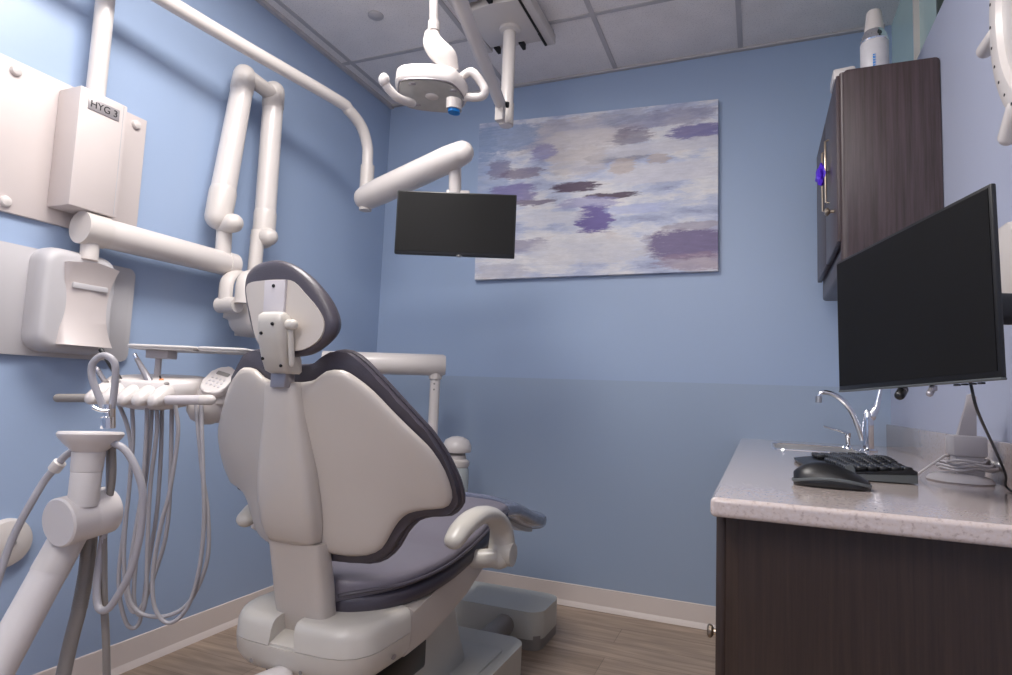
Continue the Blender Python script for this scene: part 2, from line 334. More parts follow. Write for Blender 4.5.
# ceiling grid (spacing 0.65 m)
for y in (2.73, 2.08, 1.43, .78, .13, -.52, -1.17):
    struct('trim_1', box(XL, XR, y-.012, y+.012, H-.004, H), 'grid', smooth=False)
for x in (-2.13, -1.39, -.74, -.09):
    struct('trim_2', box(x-.012, x+.012, YR, YB, H-.0045, H), 'grid', smooth=False)
struct('trim_3', box(XL, XL+.022, YR, YB, H-.02, H), 'grid', smooth=False)
struct('trim_4', box(XL, XR, YB-.02, YB, H-.012, H), 'grid', smooth=False)
# vinyl cove base
def cove(y0, y1, hz=.111):
    return [(0, 0), (.018, 0), (.013, .012), (.006, .025), (.004, hz-.003), (0, hz)]
pr = cove(0, 0)
struct('baseboard_back', prism([(-x, z) for x, z in pr], XL, XR, Matrix(((0, 0, 1, 0), (1, 0, 0, YB), (0, 1, 0, 0), (0, 0, 0, 1)))), 'base', smooth=False)
struct('baseboard_left', prism(pr, YR, YB, Matrix(((1, 0, 0, XL), (0, 0, 1, 0), (0, 1, 0, 0), (0, 0, 0, 1)))), 'base', smooth=False)

# ---------------------------------------------------------------- ceiling panel lights, their area lamps and an added fill
def troffer(x, y, w, l, e, label, lum):
    t = thing('ceiling_light', label, 'ceiling light', (x, y, H-.03))
    obj('frame', box(x-w/2, x+w/2, y-l/2, y+l/2, H-.022, H-.001, .003), 'white2', t, smooth=False)
    m = mat('lit diffuser', (1, 1, 1), .5, emit=e, estr=lum)
    obj('diffuser', box(x-w/2+.03, x+w/2-.03, y-l/2+.03, y+l/2-.03, H-.026, H-.02), m, t, smooth=False)
troffer(-1.07, 1.10, .60, 1.22, (1, .95, .93), 'rectangular recessed ceiling light panel above the dental chair', 9)
troffer(-.42, -.85, .60, 1.22, (1, .95, .93), 'rectangular recessed ceiling light panel nearest the entrance wall', 9)
def area(x, y, z, sx, sy, power, col, rot=(0, 0, 0)):
    l = bpy.data.lights.new('area_light', 'AREA'); l.shape = 'RECTANGLE'; l.size = sx; l.size_y = sy; l.energy = power; l.color = col
    o = bpy.data.objects.new('area_light', l); COL.objects.link(o); o.location = (x, y, z); o.rotation_euler = rot; return o
area(-1.15, 1.15, H-.035, .6, 1.2, 37, (1, .96, .92))
area(-.42, -.85, H-.035, .5, 1.1, 12, (1, .94, .90))
area(-.70, -1.1, 2.30, 2.0, .9, 27, (1, .93, .87), (math.radians(138), 0, 0))  # added fill behind the camera aimed up at the ceiling, no fixture there

# ================================================================== LEFT WALL
# upper mounting panel with screw caps
t = thing('wall_panel', 'off white square mounting panel high on left wall behind the HYG 3 box', 'panel', (XL, 1.2, 1.60))
obj('board', box(XL, XL+.016, .82, 1.600, 1.600, 2.09, .003), 'panel', t)
for (y, z) in ((1.142, 2.055), (1.555, 2.055), (1.155, 1.632)):
    obj('screw_cap', lathe([(.017, 0), (.017, .006), (.014, .012), (.006, .015), (0, .0155)], frameM((XL+.016, y, z), z=(1, 0, 0))), 'white', t)
# HYG 3 box
t = thing('junction_box', 'tall white box with HYG 3 plaque mounted on upper left panel', 'box', (XL+.016, 1.36, 1.65))
obj('housing', box(XL+.016, -2.08, 1.275, 1.44, 1.65, 2.056, .005), 'panel', t)
obj('seam', box(-2.0795, -2.079, 1.424, 1.427, 1.66, 2.05), 'panel_grey', t, smooth=False)
pq = obj('name_plate', box(-2.08, -2.0775, 1.302, 1.411, 1.988, 2.028, .0008), 'plaque', t)
text('HYG 3', .034, Matrix(((0, 0, 1, -2.0773), (1, 0, 0, 1.3565), (0, 1, 0, 2.008), (0, 0, 0, 1))), 'ink', pq)
o = obj('conduit_pipe', tube([(-2.145, 1.365, 2.05), (-2.145, 1.365, H)], .030, n=24), 'white'); tag(o, 'vertical white pipe rising from the HYG 3 box to the ceiling', 'pipe')
# lower panel + x-ray control
t = thing('wall_panel', 'lower pale grey rounded mounting panel on left wall behind x-ray control', 'panel', (XL, 1.2, 1.155))
Ryz = Matrix(((0, 0, 1, 0), (1, 0, 0, 0), (0, 1, 0, 0), (0, 0, 0, 1)))
obj('board', prism(rrect(.84, .35, .025, cx=1.19, cy=1.330), XL, XL+.02, Ryz, bev=.003), 'panel_grey', t)
t = thing('xray_control', 'rounded white x-ray control box with recessed face on lower left wall panel', 'x-ray control', (XL+.02, 1.35, 1.18))
def crings(L_): return [[(x, 1.365+(a_-0)*sc, 1.342+b_*sc) for a_, b_ in rrect(.25, .345, .055, n=8)] for x, sc in L_]
obj('housing', loft(crings([(XL+.02, 1), (XL+.052, 1), (XL+.072, .985), (XL+.088, .95), (XL+.097, .90), (XL+.100, .82)])), 'panel_grey', t, angle=60)
rows = []
for i in range(19):
    s_ = i/18; z = 1.195+.272*s_; x = -2.108+.034*abs(2*s_-1)**2.2
    y0, y1 = 1.302+.012*math.sin(PI*s_), 1.470-.010*math.sin(PI*s_); yb = (y0+y1)/2; top = .020*(s_ > .93)
    rows.append([(x-.012, y0-.004, z), (x, y0+.006, z), (x+.006, yb, z+.010*s_), (x, y1-.006, z), (x-.012, y1+.002, z), (XL+.06, y1, z), (XL+.06, y0, z)])
obj('face_plate', loft(rows), 'panel', t, angle=50)
obj('slot', box(-2.104, -2.094, 1.325, 1.445, 1.385, 1.404, .003), 'panel_grey', t)
# x-ray arm assembly
t = thing('xray_machine', 'white wall x-ray machine with horizontal tube arm and folded scissor arms', 'x-ray machine', (-2.12, 1.36, 1.47))
obj('mount_post', tube([(-2.115, 1.38, 1.49), (-2.115, 1.38, 1.60)], .028, n=20), 'white2', t)
A0, A1 = Vector((-2.115, 1.385, 1.595)), Vector((-2.115, 2.000, 1.600))
obj('horizontal_arm', tube([A0+Vector((0, -.02, 0)), A0, A1-Vector((0, .05, 0)), A1-Vector((0, .05, 0)), A1, A1+Vector((0, .004, 0))], [.050, .052, .050, .053, .053, .047], n=28), 'white', t)
obj('elbow', tube([A0+Vector((0, .04, 0)), A0+Vector((0, -.045, 0))], .056, n=24, round_ends=False), 'white2', t)
obj('pivot_post', tube([(-2.115, 1.940, 1.62), (-2.115, 1.935, 1.76)], .032, n=20), 'white2', t)
def link(p0, p1, r0, r1, jo, nm):
    p0, p1 = Vector(p0), Vector(p1); d = (p1-p0).normalized()
    a = obj(nm, tube([p0+d*.03, p1-d*.03], [r0, r1], n=24), 'white', t)
    obj('joint_cover', tube([p0-d*.01, p0+d*.10], [r0*1.05, r0*1.07], n=24, round_ends=True), 'white2', a)
    obj('joint_cover', tube([p1+d*.0, p1-d*.07], [r1*1.05, r1*1.07], n=24, round_ends=True), 'white2', a)
    return a
link((-2.12, 1.905, 1.80), (-2.12, 1.98, 2.455), .052, .046, 0, 'lower_link')
link((-2.10, 2.145, 1.77), (-2.10, 2.14, 2.455), .047, .046, 0, 'upper_link')
obj('hinge', tube([(-2.11, 1.99, 2.455), (-2.09, 2.14, 2.43)], .034, n=18), 'white2', t)
obj('hinge', tube([(-2.11, 1.925, 1.765), (-2.055, 1.925, 1.765)], .040, n=24, round_ends=True), 'white2', t)
obj('hinge', tube([(-2.10, 2.12, 1.755), (-2.045, 2.12, 1.755)], .040, n=24, round_ends=True), 'white2', t)
obj('drop_post', tube([(-2.09, 2.10, 1.78), (-2.085, 2.09, 1.5)], .030, n=18), 'white2', t)
hd = obj('tube_head', prism(rrect(.24, .17, .07, n=8, cx=2.10, cy=1.385), -2.13, -1.95, Ryz, bev=.05, seg=5), 'white2', t)
for dx in (0, .09):
    obj('yoke', tube([(-2.09+dx, 2.08, 1.545), (-2.08+dx, 2.00, 1.56), (-2.06+dx, 1.925, 1.52), (-2.055+dx, 1.915, 1.42)], .024, n=12, smooth=5, flat=(.8, 1.3)), 'white2', t)
obj('yoke_knob', tube([(-2.09, 1.92, 1.415), (-1.99, 1.92, 1.415)], .033, n=20, round_ends=False), 'white2', t)
obj('cone', tube([(-2.0, 2.20, 1.38), (-1.98, 2.30, 1.27)], [.06, .05], n=20), 'white', t)

# overhead pipe along the wall with the monitor arm
t = thing('monitor_boom', 'long white bent overhead pipe along left wall carrying the small monitor', 'boom', (XL, .35, 2.46))
P = [(XL+.03, .35, 2.46), (-2.14, .352, 2.462), (-2.10, .37, 2.465), (-2.06, .5, 2.467), (-2.00, 1.48, 2.468), (-1.885, 2.29, 2.468), (-1.873, 2.40, 2.455), (-1.863, 2.50, 2.41), (-1.860, 2.555, 2.33), (-1.86, 2.565, 2.25), (-1.86, 2.57, 2.09)]
obj('pipe', tube(P, .028, n=20, smooth=5), 'white', t)
obj('sleeve', tube([(-1.86, 2.569, 2.23), (-1.86, 2.57, 2.09)], .035, n=20), 'white2', t)
obj('wall_flange', lathe([(.06, 0), (.06, .008), (.035, .014), (.03, .02)], frameM((XL+.002, .35, 2.46), z=(1, 0, 0))), 'white2', t)
E0, E1 = at(366, 198, 2.98), at(462, 153, 2.58)
dd = (E1-E0).normalized()
obj('arm_tube', tube([E0-dd*.0, E0+dd*.12, E1-dd*.08, E1], [.058, .062, .057, .050], n=26, round_ends=True), 'white', t)
obj('pivot_cap', tube([E0+Vector((0, 0, .06)), E0-Vector((0, 0, .062))], .030, n=20), 'white2', t)
PT = at(455, 160, 2.63); PB = at(455, 205, 2.66)
obj('drop_post', tube([PT, PB], .027, n=18), 'white', t)
obj('slot', tube([PT+Vector((-.04, -.03, -.022)), PT+Vector((.028, .0, -.012))], .030, n=14, flat=(.7, 1)), 'hole', t)
# small monitor
MC = [at(396, 190, 2.60), at(516, 193, 2.60), at(514, 258, 2.60), at(397, 254, 2.60)]
cen = sum(MC, Vector())/4; ex = (MC[1]-MC[0]); ex.z = 0; wM = ex.length; ex.normalize(); ez = Vector((0, 0, 1)); ey = ez.cross(ex)   # ey away from viewer
hM = ((MC[0]-MC[3]).length+(MC[1]-MC[2]).length)/2
fr = Matrix(((ex.x, ey.x, 0, cen.x), (ex.y, ey.y, 0, cen.y), (0, 0, 1, cen.z), (0, 0, 0, 1)))
t = thing('monitor', 'small black flat monitor hanging in front of the abstract painting', 'monitor', cen, math.atan2(ex.y, ex.x))
obj('casing', box(-wM/2, wM/2, 0, .028, -hM/2, hM/2, .004), 'black', t, frame=fr)
obj('screen', box(-wM/2+.006, wM/2-.006, -.0015, .002, -hM/2+.013, hM/2-.006, 0), 'screen', t, frame=fr, smooth=False)
obj('mount', box(-.05, .05, .025, .05, -.02, hM/2+.02, .005), 'white2', t, frame=fr)
obj('power_light', lathe([(.012, -.003), (.014, 0), (.008, .004)], fr @ frameM((.02, .005, -hM/2-.001), z=(0, 0, -1)), n=16), 'steel', t)

# wall disc (lower left)
t = thing('wall_disc', 'round white cover disc low on the left wall behind suction arm', 'wall cover', (XL, 1.27, .47))
obj('disc', lathe([(.076, 0), (.076, .012), (.070, .024), (.042, .034), (.0, .036)], frameM((XL, 1.270, .560), z=(1, 0, 0)), n=36), 'white2', t)
obj('screw', lathe([(.005, 0), (.005, .002), (0, .002)], frameM((XL+.037, 1.28, .562), z=(1, 0, 0)), n=12), 'steel', t)

# ================================================================== CEILING THINGS
o = obj('ceiling_disc', lathe([(.038, 0), (.038, .006), (.03, .011), (0, .013)], frameM((-1.745, 2.40, H), z=(0, 0, -1))), 'panel_grey'); tag(o, 'small round white sprinkler cover on the ceiling tile', 'sprinkler')
t = thing('ceiling_track', 'white ceiling track box with slotted cover plate holding the lamp post', 'ceiling mount', (-1.15, 2.6, H))
obj('housing', box(-1.30, -.955, 1.8, 2.80, H-.035, H, .004), 'panel_grey', t)
obj('rail', box(-.985, -.943, 1.8, 2.795, H-.078, H-.03, .004), 'white2', t)
obj('rail', box(-1.315, -1.285, 1.8, 2.795, H-.06, H-.006, .004), 'white2', t)
obj('cover_plate', prism([(-1.285, 2.43), (-1.22, 2.405), (-1.12, 2.395), (-.995, 2.40), (-.995, 2.72), (-1.265, 2.72)], H-.080, H-.036, bev=.006), 'white2', t)
obj('end_plate', box(-1.27, -.99, 2.722, 2.79, H-.050, H-.034, .003), 'white2', t)
for (a, b, c, d) in ((-1.115, -1.10, 2.725, 2.79), (-.997, -.985, 2.68, 2.79), (-1.25, -1.235, 2.725, 2.785), (-1.13, -1.11, 2.0, 2.39), (-1.27, -1.245, 2.0, 2.42), (-.995, -.985, 2.0, 2.68)):
    obj('slot', box(a, b, c, d, H-.0805, H-.03), 'hole', t, smooth=False)
for i in range(3): obj('bracket', box(-1.235+i*.085, -1.17+i*.085, 2.1, 2.37, H-.07, H-.03, .004), 'metalgrey', t)
LB = at(506, 126, 2.93)
LC = at(433, 89, 2.0)
t = thing('operating_lamp', 'white dental operating lamp with side handles on slanting ceiling arm and post', 'lamp', (LB.x, LB.y, H-.08))
obj('post', tube([(LB.x, LB.y, H-.080), (LB.x, LB.y, LB.z)], .031, n=22), 'white', t)
obj('post_collar', tube([(LB.x, LB.y, LB.z+.11), (LB.x, LB.y, LB.z+.004)], .0345, n=22), 'white2', t)
obj('ceiling_flange', lathe([(.052, 0), (.050, .012), (.036, .02)], frameM((LB.x, LB.y, H-.08), z=(0, 0, -1))), 'white2', t)
J1 = at(500, 103, 2.80); J2 = at(450, -24, 2.05)
obj('slant_arm', tube([J1, J2], [.028, .031], n=20, flat=(1.1, .9)), 'white', t)
obj('end_bracket', box(J1.x-.018, J1.x+.022, J1.y-.015, J1.y+.02, J1.z-.085, J1.z+.01, .005), 'white2', t)
obj('link_pin', tube([J1+Vector((-.021, -.01, .0)), J1+Vector((.03, .03, -.0))], .013, n=12), 'hole', t)
J3 = at(434, -30, 2.03)
obj('top_joint', tube([J2, J3], .034, n=16, round_ends=True), 'white2', t)

# operating lamp
LF = Matrix.Translation(LC) @ Matrix.Rotation(YAW*-1*1.15, 4, 'Z') @ Matrix.Rotation(math.radians(-12), 4, 'X') @ Matrix.Rotation(math.radians(3), 4, 'Y')
J4 = at(434, 28, 2.02)
obj('stem', tube([J3, J4], .0145, n=16), 'white', t)
obj('stem_collar', tube([J4+Vector((0, 0, .02)), J4+Vector((0, 0, -.012))], .020, n=16), 'white2', t)
neck = [at(427, 34, 2.0), at(428, 42, 1.99), at(436, 52, 1.98), at(444, 60, 1.99), at(446, 74, 2.02)]
obj('neck', tube([at(431, 31, 2.02), at(432, 41, 2.0), at(438, 50, 1.99), at(446, 58, 1.99), at(450, 72, 2.0)], [.022, .032, .036, .036, .030], n=16, smooth=5, flat=(1, .5)), 'white2', t)
rings = []
for (z, s) in ((.031, .82), (.027, .94), (.016, 1), (-.012, 1.0), (-.022, .97), (-.027, .92)):
    rings.append([(x*s, y*s*.82, z) for x, y in [(-.115, -.055), (-.095, -.085), (-.02, -.105), (.04, -.105), (.075, -.09), (.108, -.03), (.112, .03), (.085, .085), (.03, .1), (-.06, .1), (-.1, .08), (-.118, .02)]])
def subring(r, k=3):
    P = [Vector(p) for p in r]; n = len(P); out = []
    for i in range(n):
        a, b, c, d = P[(i-1) % n], P[i], P[(i+1) % n], P[(i+2) % n]
        for j in range(k):
            u = j/k; out.append(.5*((2*b)+(-a+c)*u+(2*a-5*b+4*c-d)*u*u+(-a+3*b-3*c+d)*u**3))
    return out
hs = obj('lamp_housing', loft([subring(r) for r in rings]), 'white', t, frame=LF)
obj('lens', loft([subring([(x*.86, y*.86, z) for x, y, _ in rings[2]]) for z in (-.026, -.0295)]), 'lens', t, frame=LF)
obj('lens_trim', tube([Vector((x*.90, y*.90, -.027)) for x, y, _ in subring(rings[2])], .003, n=6, closed=True), 'metalgrey', t, frame=LF)
for (x, y) in ((-.06, -.05), (.07, -.04), (-.05, .05), (.06, .055)): obj('lens_lug', ball((x, y, -.029), .012, 1, .6, .35, n=12), 'metalgrey', t, frame=LF)
obj('lens_hub', ball((.0, 0, -.030), .022, 1, .7, .3), 'white2', t, frame=LF)
for hp in ([at(412, 103, 1.98), at(398, 98, 1.93), at(388, 88, 1.91), at(384, 81, 1.90)], [at(460, 78, 2.0), at(472, 72, 1.97), at(482, 84, 1.97), at(485, 92, 1.97), at(480, 97, 1.98), at(464, 97, 2.0)]):
    obj('handle', tube(hp, .0135, n=12, smooth=5, round_ends=True), 'white', t)
obj('handle_grip', ball(at(384, 80, 1.90), .017, 1, 1, 1.25), 'white', t)
obj('sensor_housing', tube([at(454, 100, 1.96), at(454, 110, 1.96)], .032, n=16, flat=(.7, 1)), 'white2', t)
obj('sensor', tube([at(454, 109.5, 1.96), at(454, 113, 1.96)], .025, n=16, flat=(.7, 1)), 'blue', t)

# ================================================================== PAINTING
t = thing('painting', 'large unframed abstract canvas in lilac grey and cream on blue wall', 'painting', (-1.55, YB-.035, 1.75))
PW, PH = 1.352, .93
C4 = [(-1.540, 1.752), (-.190, 1.752), (-.196, 2.652), (-1.553, 2.700)]
bm = bmesh.new(); f = [bm.verts.new((x, YB-.034, z)) for x, z in C4]; b2 = [bm.verts.new((x, YB-.001, z)) for x, z in C4]
bm.faces.new(f); bm.faces.new(b2[::-1])
for i in range(4): bm.faces.new((f[i], f[(i+1) % 4], b2[(i+1) % 4], b2[i]))
obj('canvas', bm, paintmat(PW, PH), t, smooth=False)

# ================================================================== RIGHT SIDE : cabinets and counter
CX0, CX1 = -.056, XR-.002
t = thing('base_cabinet', 'dark brown wood base cabinet under the speckled countertop', 'cabinet', (.2, 2.2, 0))
bm = prism([(CX0, 1.262), (CX0+.022, 1.24), (CX1, 1.24), (CX1, YB-.004), (CX0, YB-.004)], .10, .8885)
obj('body', bm, 'wenge2', t, smooth=False)
obj('plinth', box(CX0+.06, CX1, 1.26, YB-.03, 0, .10), 'wenge2', t, smooth=False)
obj('end_panel', box(CX0+.0235, CX1, 1.234, 1.24, .0, .8885), 'wenge2', t, smooth=False)
for i in range(4):
    y0 = 1.275+i*.497; d = obj('door', box(CX0-.018, CX0, y0, y0+.487, .11, .875, .002), 'wenge2', t)
    yk = y0+.05 if i % 2 == 0 else y0+.44
    obj('knob', lathe([(.006, 0), (.006, .006), (.012, .010), (.013, .015), (.010, .018), (0, .019)], frameM((CX0-.018, yk, .645), z=(-1, 0, 0)), n=20), 'nickel', d)
# countertop with a sink cut-out
SX0, SX1, SY0, SY1 = .06, .36, 2.62, 3.02
bm = bmesh.new(); z0, z1 = .889, .923
xs = [-.079, SX0, SX1, XR-.001]; ys = [1.175, SY0, SY1, YB-.001]
for i in range(3):
    for j in range(3):
        if i == 1 and j == 1: continue
        box(xs[i], xs[i+1], ys[j], ys[j+1], z0, z1, bm=bm)
bmesh.ops.remove_doubles(bm, verts=bm.verts, dist=1e-5)
# drop internal faces
seen = {}
for f in bm.faces:
    k = tuple(sorted(v.index for v in f.verts)); 
bm.verts.index_update()
for f in list(bm.faces):
    k = tuple(sorted(v.index for v in f.verts)); seen.setdefault(k, []).append(f)
bmesh.ops.delete(bm, geom=[f for fs in seen.values() if len(fs) > 1 for f in fs], context='FACES')
es = [e for e in bm.edges if len(e.link_faces) == 2 and e.calc_face_angle(0) > .5 and all(v.co.x < SX0-.01 or v.co.y < SY0-.01 for v in e.verts)]
bmesh.ops.bevel(bm, geom=es, offset=.009, segments=6, profile=.5, affect='EDGES')
o = obj('countertop', bm, 'quartz', smooth=False); tag(o, 'glossy beige speckled quartz countertop along the right wall', 'countertop')
bm = box(XR-.02, XR-.0005, 1.175, YB-.001, .922, 1.024, .003)
o = obj('backsplash', bm, 'quartz'); tag(o, 'low quartz upstand along right wall behind the faucet', 'backsplash')
t = thing('sink', 'small steel sink basin set in countertop beside faucet', 'sink', ((SX0+SX1)/2, (SY0+SY1)/2, .77))
bm = bmesh.new()
for (a, b, c, d) in ((SX0, SX0+.004, SY0, SY1), (SX1-.004, SX1, SY0, SY1), (SX0, SX1, SY0, SY0+.004), (SX0, SX1, SY1-.004, SY1)): box(a+.0005, b-.0005, c+.0005, d-.0005, .89, .921, bm=bm)
obj('rim', tube([(x, y, .923) for x, y in [(px_+(SX0+SX1)/2, py_+(SY0+SY1)/2) for px_, py_ in rrect(SX1-SX0+.02, SY1-SY0+.02, .05)]], .004, n=8, closed=True), 'chrome', t)
obj('basin', bm, 'steel', t, smooth=False)
obj('bottom', box(SX0+.001, SX1-.001, SY0+.001, SY1-.001, .8895, .892), 'steel', t, smooth=False)
# faucet
FX, FY = .405, 2.86
t = thing('faucet', 'chrome gooseneck faucet with lever at the back of the counter', 'faucet', (FX, FY, .922))
obj('base_plate', lathe([(.034, 0), (.034, .004), (.026, .010), (.022, .012)], Matrix.Translation((FX, FY, .922))), 'chrome', t)
obj('body', lathe([(.021, 0), (.021, .11), (.0205, .135), (.014, .150), (0, .154)], Matrix.Translation((FX, FY, .934))), 'chrome', t)
obj('spout', tube([(FX-.018, FY, .965), (FX-.035, FY-.005, 1.02), (FX-.062, FY-.01, 1.085), (FX-.095, FY-.015, 1.125), (FX-.135, FY-.02, 1.148), (FX-.168, FY-.02, 1.148), (FX-.176, FY-.02, 1.122)], [.011, .011, .0105, .010, .0095, .010, .011], n=14, smooth=6), 'chrome', t)
obj('aerator', tube([(FX-.176, FY-.02, 1.134), (FX-.178, FY-.02, 1.108)], .0125, n=14), 'steel', t)
obj('lever', tube([(FX+.01, FY, 1.06), (FX+.03, FY, 1.10), (FX+.045, FY, 1.17)], [.020, .013, .009], n=12, smooth=4, round_ends=True), 'chrome', t)
t = thing('soap_pump', 'small chrome soap pump with slim lever left of faucet', 'soap dispenser', (.345, 2.95, .922))
obj('stem', lathe([(.018, 0), (.016, .008), (.009, .014), (.008, .04), (.011, .045), (.011, .065), (0, .07)], Matrix.Translation((.345, 2.95, .922)), n=16), 'chrome', t)
obj('nozzle', tube([(.345, 2.95, .985), (.255, 2.93, 1.01)], [.006, .0035], n=10, round_ends=True), 'chrome', t)

# upper cabinet
t = thing('wall_cabinet', 'dark wood wall cabinet with knob on right wall above monitor', 'cabinet', (.42, 2.65, 1.56))
UX, UY0, UY1, UZ0, UZ1 = .271, 2.33, 3.12, 1.57, 2.260
obj('body', prism(rrect(XR-.002-UX, UZ1-UZ0, .014, n=3, cx=(UX+XR-.002)/2, cy=(UZ0+UZ1)/2), -UY1, -UY0, Matrix(((1, 0, 0, 0), (0, 0, -1, 0), (0, 1, 0, 0), (0, 0, 0, 1))), bev=.002), 'wenge', t)
obj('edge_strip', tube([(UX, UY0+.012, UZ0+.008), (UX, UY0+.012, UZ1-.008)], .012, n=14), 'wenge', t)
for i in range(2):
    y0 = UY0+.01+i*.395; d = obj('door', box(UX-.022, UX-.003, y0, y0+.385, 1.655, UZ1-.012, .004), 'wenge', t)
    yk = 2.60 if i == 0 else 2.72
    if i == 0: obj('knob', lathe([(.006, 0), (.006, .012), (.014, .018), (.015, .024), (.010, .030), (0, .031)], frameM((UX-.022, 2.44, 1.79), z=(-1, 0, 0)), n=18), 'nickel', d)
    obj('pull_bar', tube([(UX-.022, yk, 1.87), (UX-.034, yk, 1.875), (UX-.034, yk, 2.115), (UX-.022, yk, 2.12)], .0045, n=10), 'nickel', d)
# purple rubber thing on the pull
bm = bmesh.new(); bmesh.ops.create_icosphere(bm, subdivisions=3, radius=1)
for v in bm.verts:
    n = noise.noise(v.co*2.1)*.45+noise.noise(v.co*5)*.15; v.co = Vector((v.co.x*.018, v.co.y*.030, v.co.z*.042))*(1+n)
o = obj('crumpled_strap', bm, 'purple', frame=Matrix.Translation((UX-.045, 2.62, 1.99))); tag(o, 'crumpled purple rubber strap hanging on the wall cabinet handle', 'strap')
# spray can
SC = (.392, 2.50, UZ1)
t = thing('spray_can', 'silver and white spray can with tapered white cap on wall cabinet', 'spray can', SC)
obj('can', lathe([(.043, 0), (.046, .004), (.046, .165), (.044, .170)], Matrix.Translation(SC)), 'canlabel', t)
obj('can_top', lathe([(.045, .169), (.047, .174), (.045, .180), (.041, .188), (.042, .194), (.037, .204), (.030, .220), (.027, .224)], Matrix.Translation(SC)), 'chrome', t)
obj('cap', lathe([(.034, .205), (.033, .212), (.025, .288), (.021, .294), (0, .295)], Matrix.Translation(SC)), 'white', t)
vd = math.atan2(-SC[1], -SC[0])
lb = bmesh.new()
for i, (zz, hh) in enumerate([(.040, .010), (.052, .008), (.062, .006), (.070, .009), (.081, .007), (.090, .010), (.102, .005)]):
    for s in range(2):
        a0 = vd-.10+s*.16; w = .13 if s == 0 else .04
        vs = [lb.verts.new((SC[0]+.0465*math.cos(a), SC[1]+.0465*math.sin(a), SC[2]+z)) for a, z in ((a0, zz), (a0+w, zz), (a0+w, zz+hh), (a0, zz+hh))]
        lb.faces.new(vs)
obj('blue_lettering', lb, 'blue', t, smooth=False)
# crumpled white plastic box at the front of the cabinet top
bm = box(-.04, .04, -.06, .06, 0, .05, .012)
for v in bm.verts: v.co += Vector((noise.noise(v.co*18), noise.noise(v.co*18+Vector((5, 0, 0))), noise.noise(v.co*20)*.8))*.008
o = obj('plastic_pack', bm, 'white', frame=Matrix.Translation((.285, 2.47, UZ1+.004))); tag(o, 'white plastic pack lying at front edge of wall cabinet top', 'pack')

# ring dial on the right wall
RC = Vector((XR-.050, 1.325, 1.955))
t = thing('wall_ring', 'white ring shaped dial with peg knobs on right wall at photo edge', 'wall dial', (XR, 1.325, 1.62))
RF = frameM(RC, z=(-1, 0, 0), x=(0, 1, 0))
obj('ring', lathe([(.270, .0), (.325, 0), (.33, .008), (.325, .018), (.30, .024), (.278, .020), (.270, .01)], RF, n=56), 'white', t)
obj('dial_face', lathe([(.272, -.012), (.272, -.002), (0, -.002)], RF, n=48), 'dialface', t)
obj('wall_bracket', lathe([(.10, -.045), (.10, -.01)], RF, n=24), 'white2', t)
for k in range(8):
    a = math.radians(-2+45*k)
    d = Vector((0, math.cos(a), math.sin(a))); p = RC+d*.33+Vector((-.012, 0, 0))
    obj('peg', tube([p-d*.02, p+d*.045], [.015, .018], n=14, round_ends=True), 'white', t)
bm = bmesh.new()
for k in range(36):
    a = 2*PI*k/36
    lathe([(.0035, 0), (.0035, .001), (0, .001)], frameM(RC+Vector((-.0235, math.cos(a)*.298, math.sin(a)*.298)), z=(-1, 0, 0)), n=8, bm=bm)
obj('dot_marks', bm, 'ink', t)

# big monitor on the right
q = [Vector((.177, 1.696, 1.447)), Vector((.348, 1.195, 1.463)), Vector((.351, 1.185, 1.146)), Vector((.179, 1.687, 1.129))]
cen = sum(q, Vector())/4; ex = ((q[1]-q[0])+(q[2]-q[3])).normalized(); ez = ((q[0]-q[3])+(q[1]-q[2])).normalized()
ez = (ez-ex*ez.dot(ex)).normalized(); ey = ez.cross(ex)
WW = ((q[1]-q[0]).length+(q[2]-q[3]).length)/2; HH = ((q[0]-q[3]).length+(q[1]-q[2]).length)/2
fr = Matrix(((ex.x, ey.x, ez.x, cen.x), (ex.y, ey.y, ez.y, cen.y), (ex.z, ey.z, ez.z, cen.z), (0, 0, 0, 1)))
t = bigmon = thing('monitor', 'large black computer monitor mounted over the countertop on the right', 'monitor', cen)
obj('casing', box(-WW/2, WW/2, .0, .009, -HH/2, HH/2, .003), 'black', t, frame=fr)
obj('rear_bulge', box(-WW/2+.06, WW/2-.12, .008, .045, -HH/2+.03, HH/2-.05, .012), 'black', t, frame=fr)
obj('screen', box(-WW/2+.007, WW/2-.007, -.0012, .001, -HH/2+.012, HH/2-.007), 'screen', t, frame=fr, smooth=False)
obj('chin_strip', box(-WW/2, WW/2, -.001, .009, -HH/2-.002, -HH/2+.002, .001), 'kbedge', t, frame=fr)
for i in range(4): obj('button', box(WW/2-.12+i*.02, WW/2-.11+i*.02, .004, .010, -HH/2-.006, -HH/2-.003), 'black', t, frame=fr, smooth=False)
def wp(x, y, z): return fr @ Vector((x, y, z))
t = thing('wall_mount', 'black articulated bracket between large monitor and right wall', 'monitor mount', wp(.08, .06, 0))
obj('mount_plate', box(.02, .14, .0455, .058, -.06, .06, .003), 'black', t, frame=fr)
bmx = tube([wp(.10, .058, -.01), wp(.12, .095, -.02)], .020, n=14); obj('swivel', bmx, 'black', t)
e1 = wp(.12, .10, -.02); e2 = Vector((XR-.03, e1.y+.04, e1.z))
obj('strut', tube([e1, e2], .018, n=12, flat=(1.6, .7)), 'black', t)
obj('wall_plate', box(XR-.03, XR-.001, e2.y-.05, e2.y+.05, e2.z-.09, e2.z+.09, .004), 'black', t)
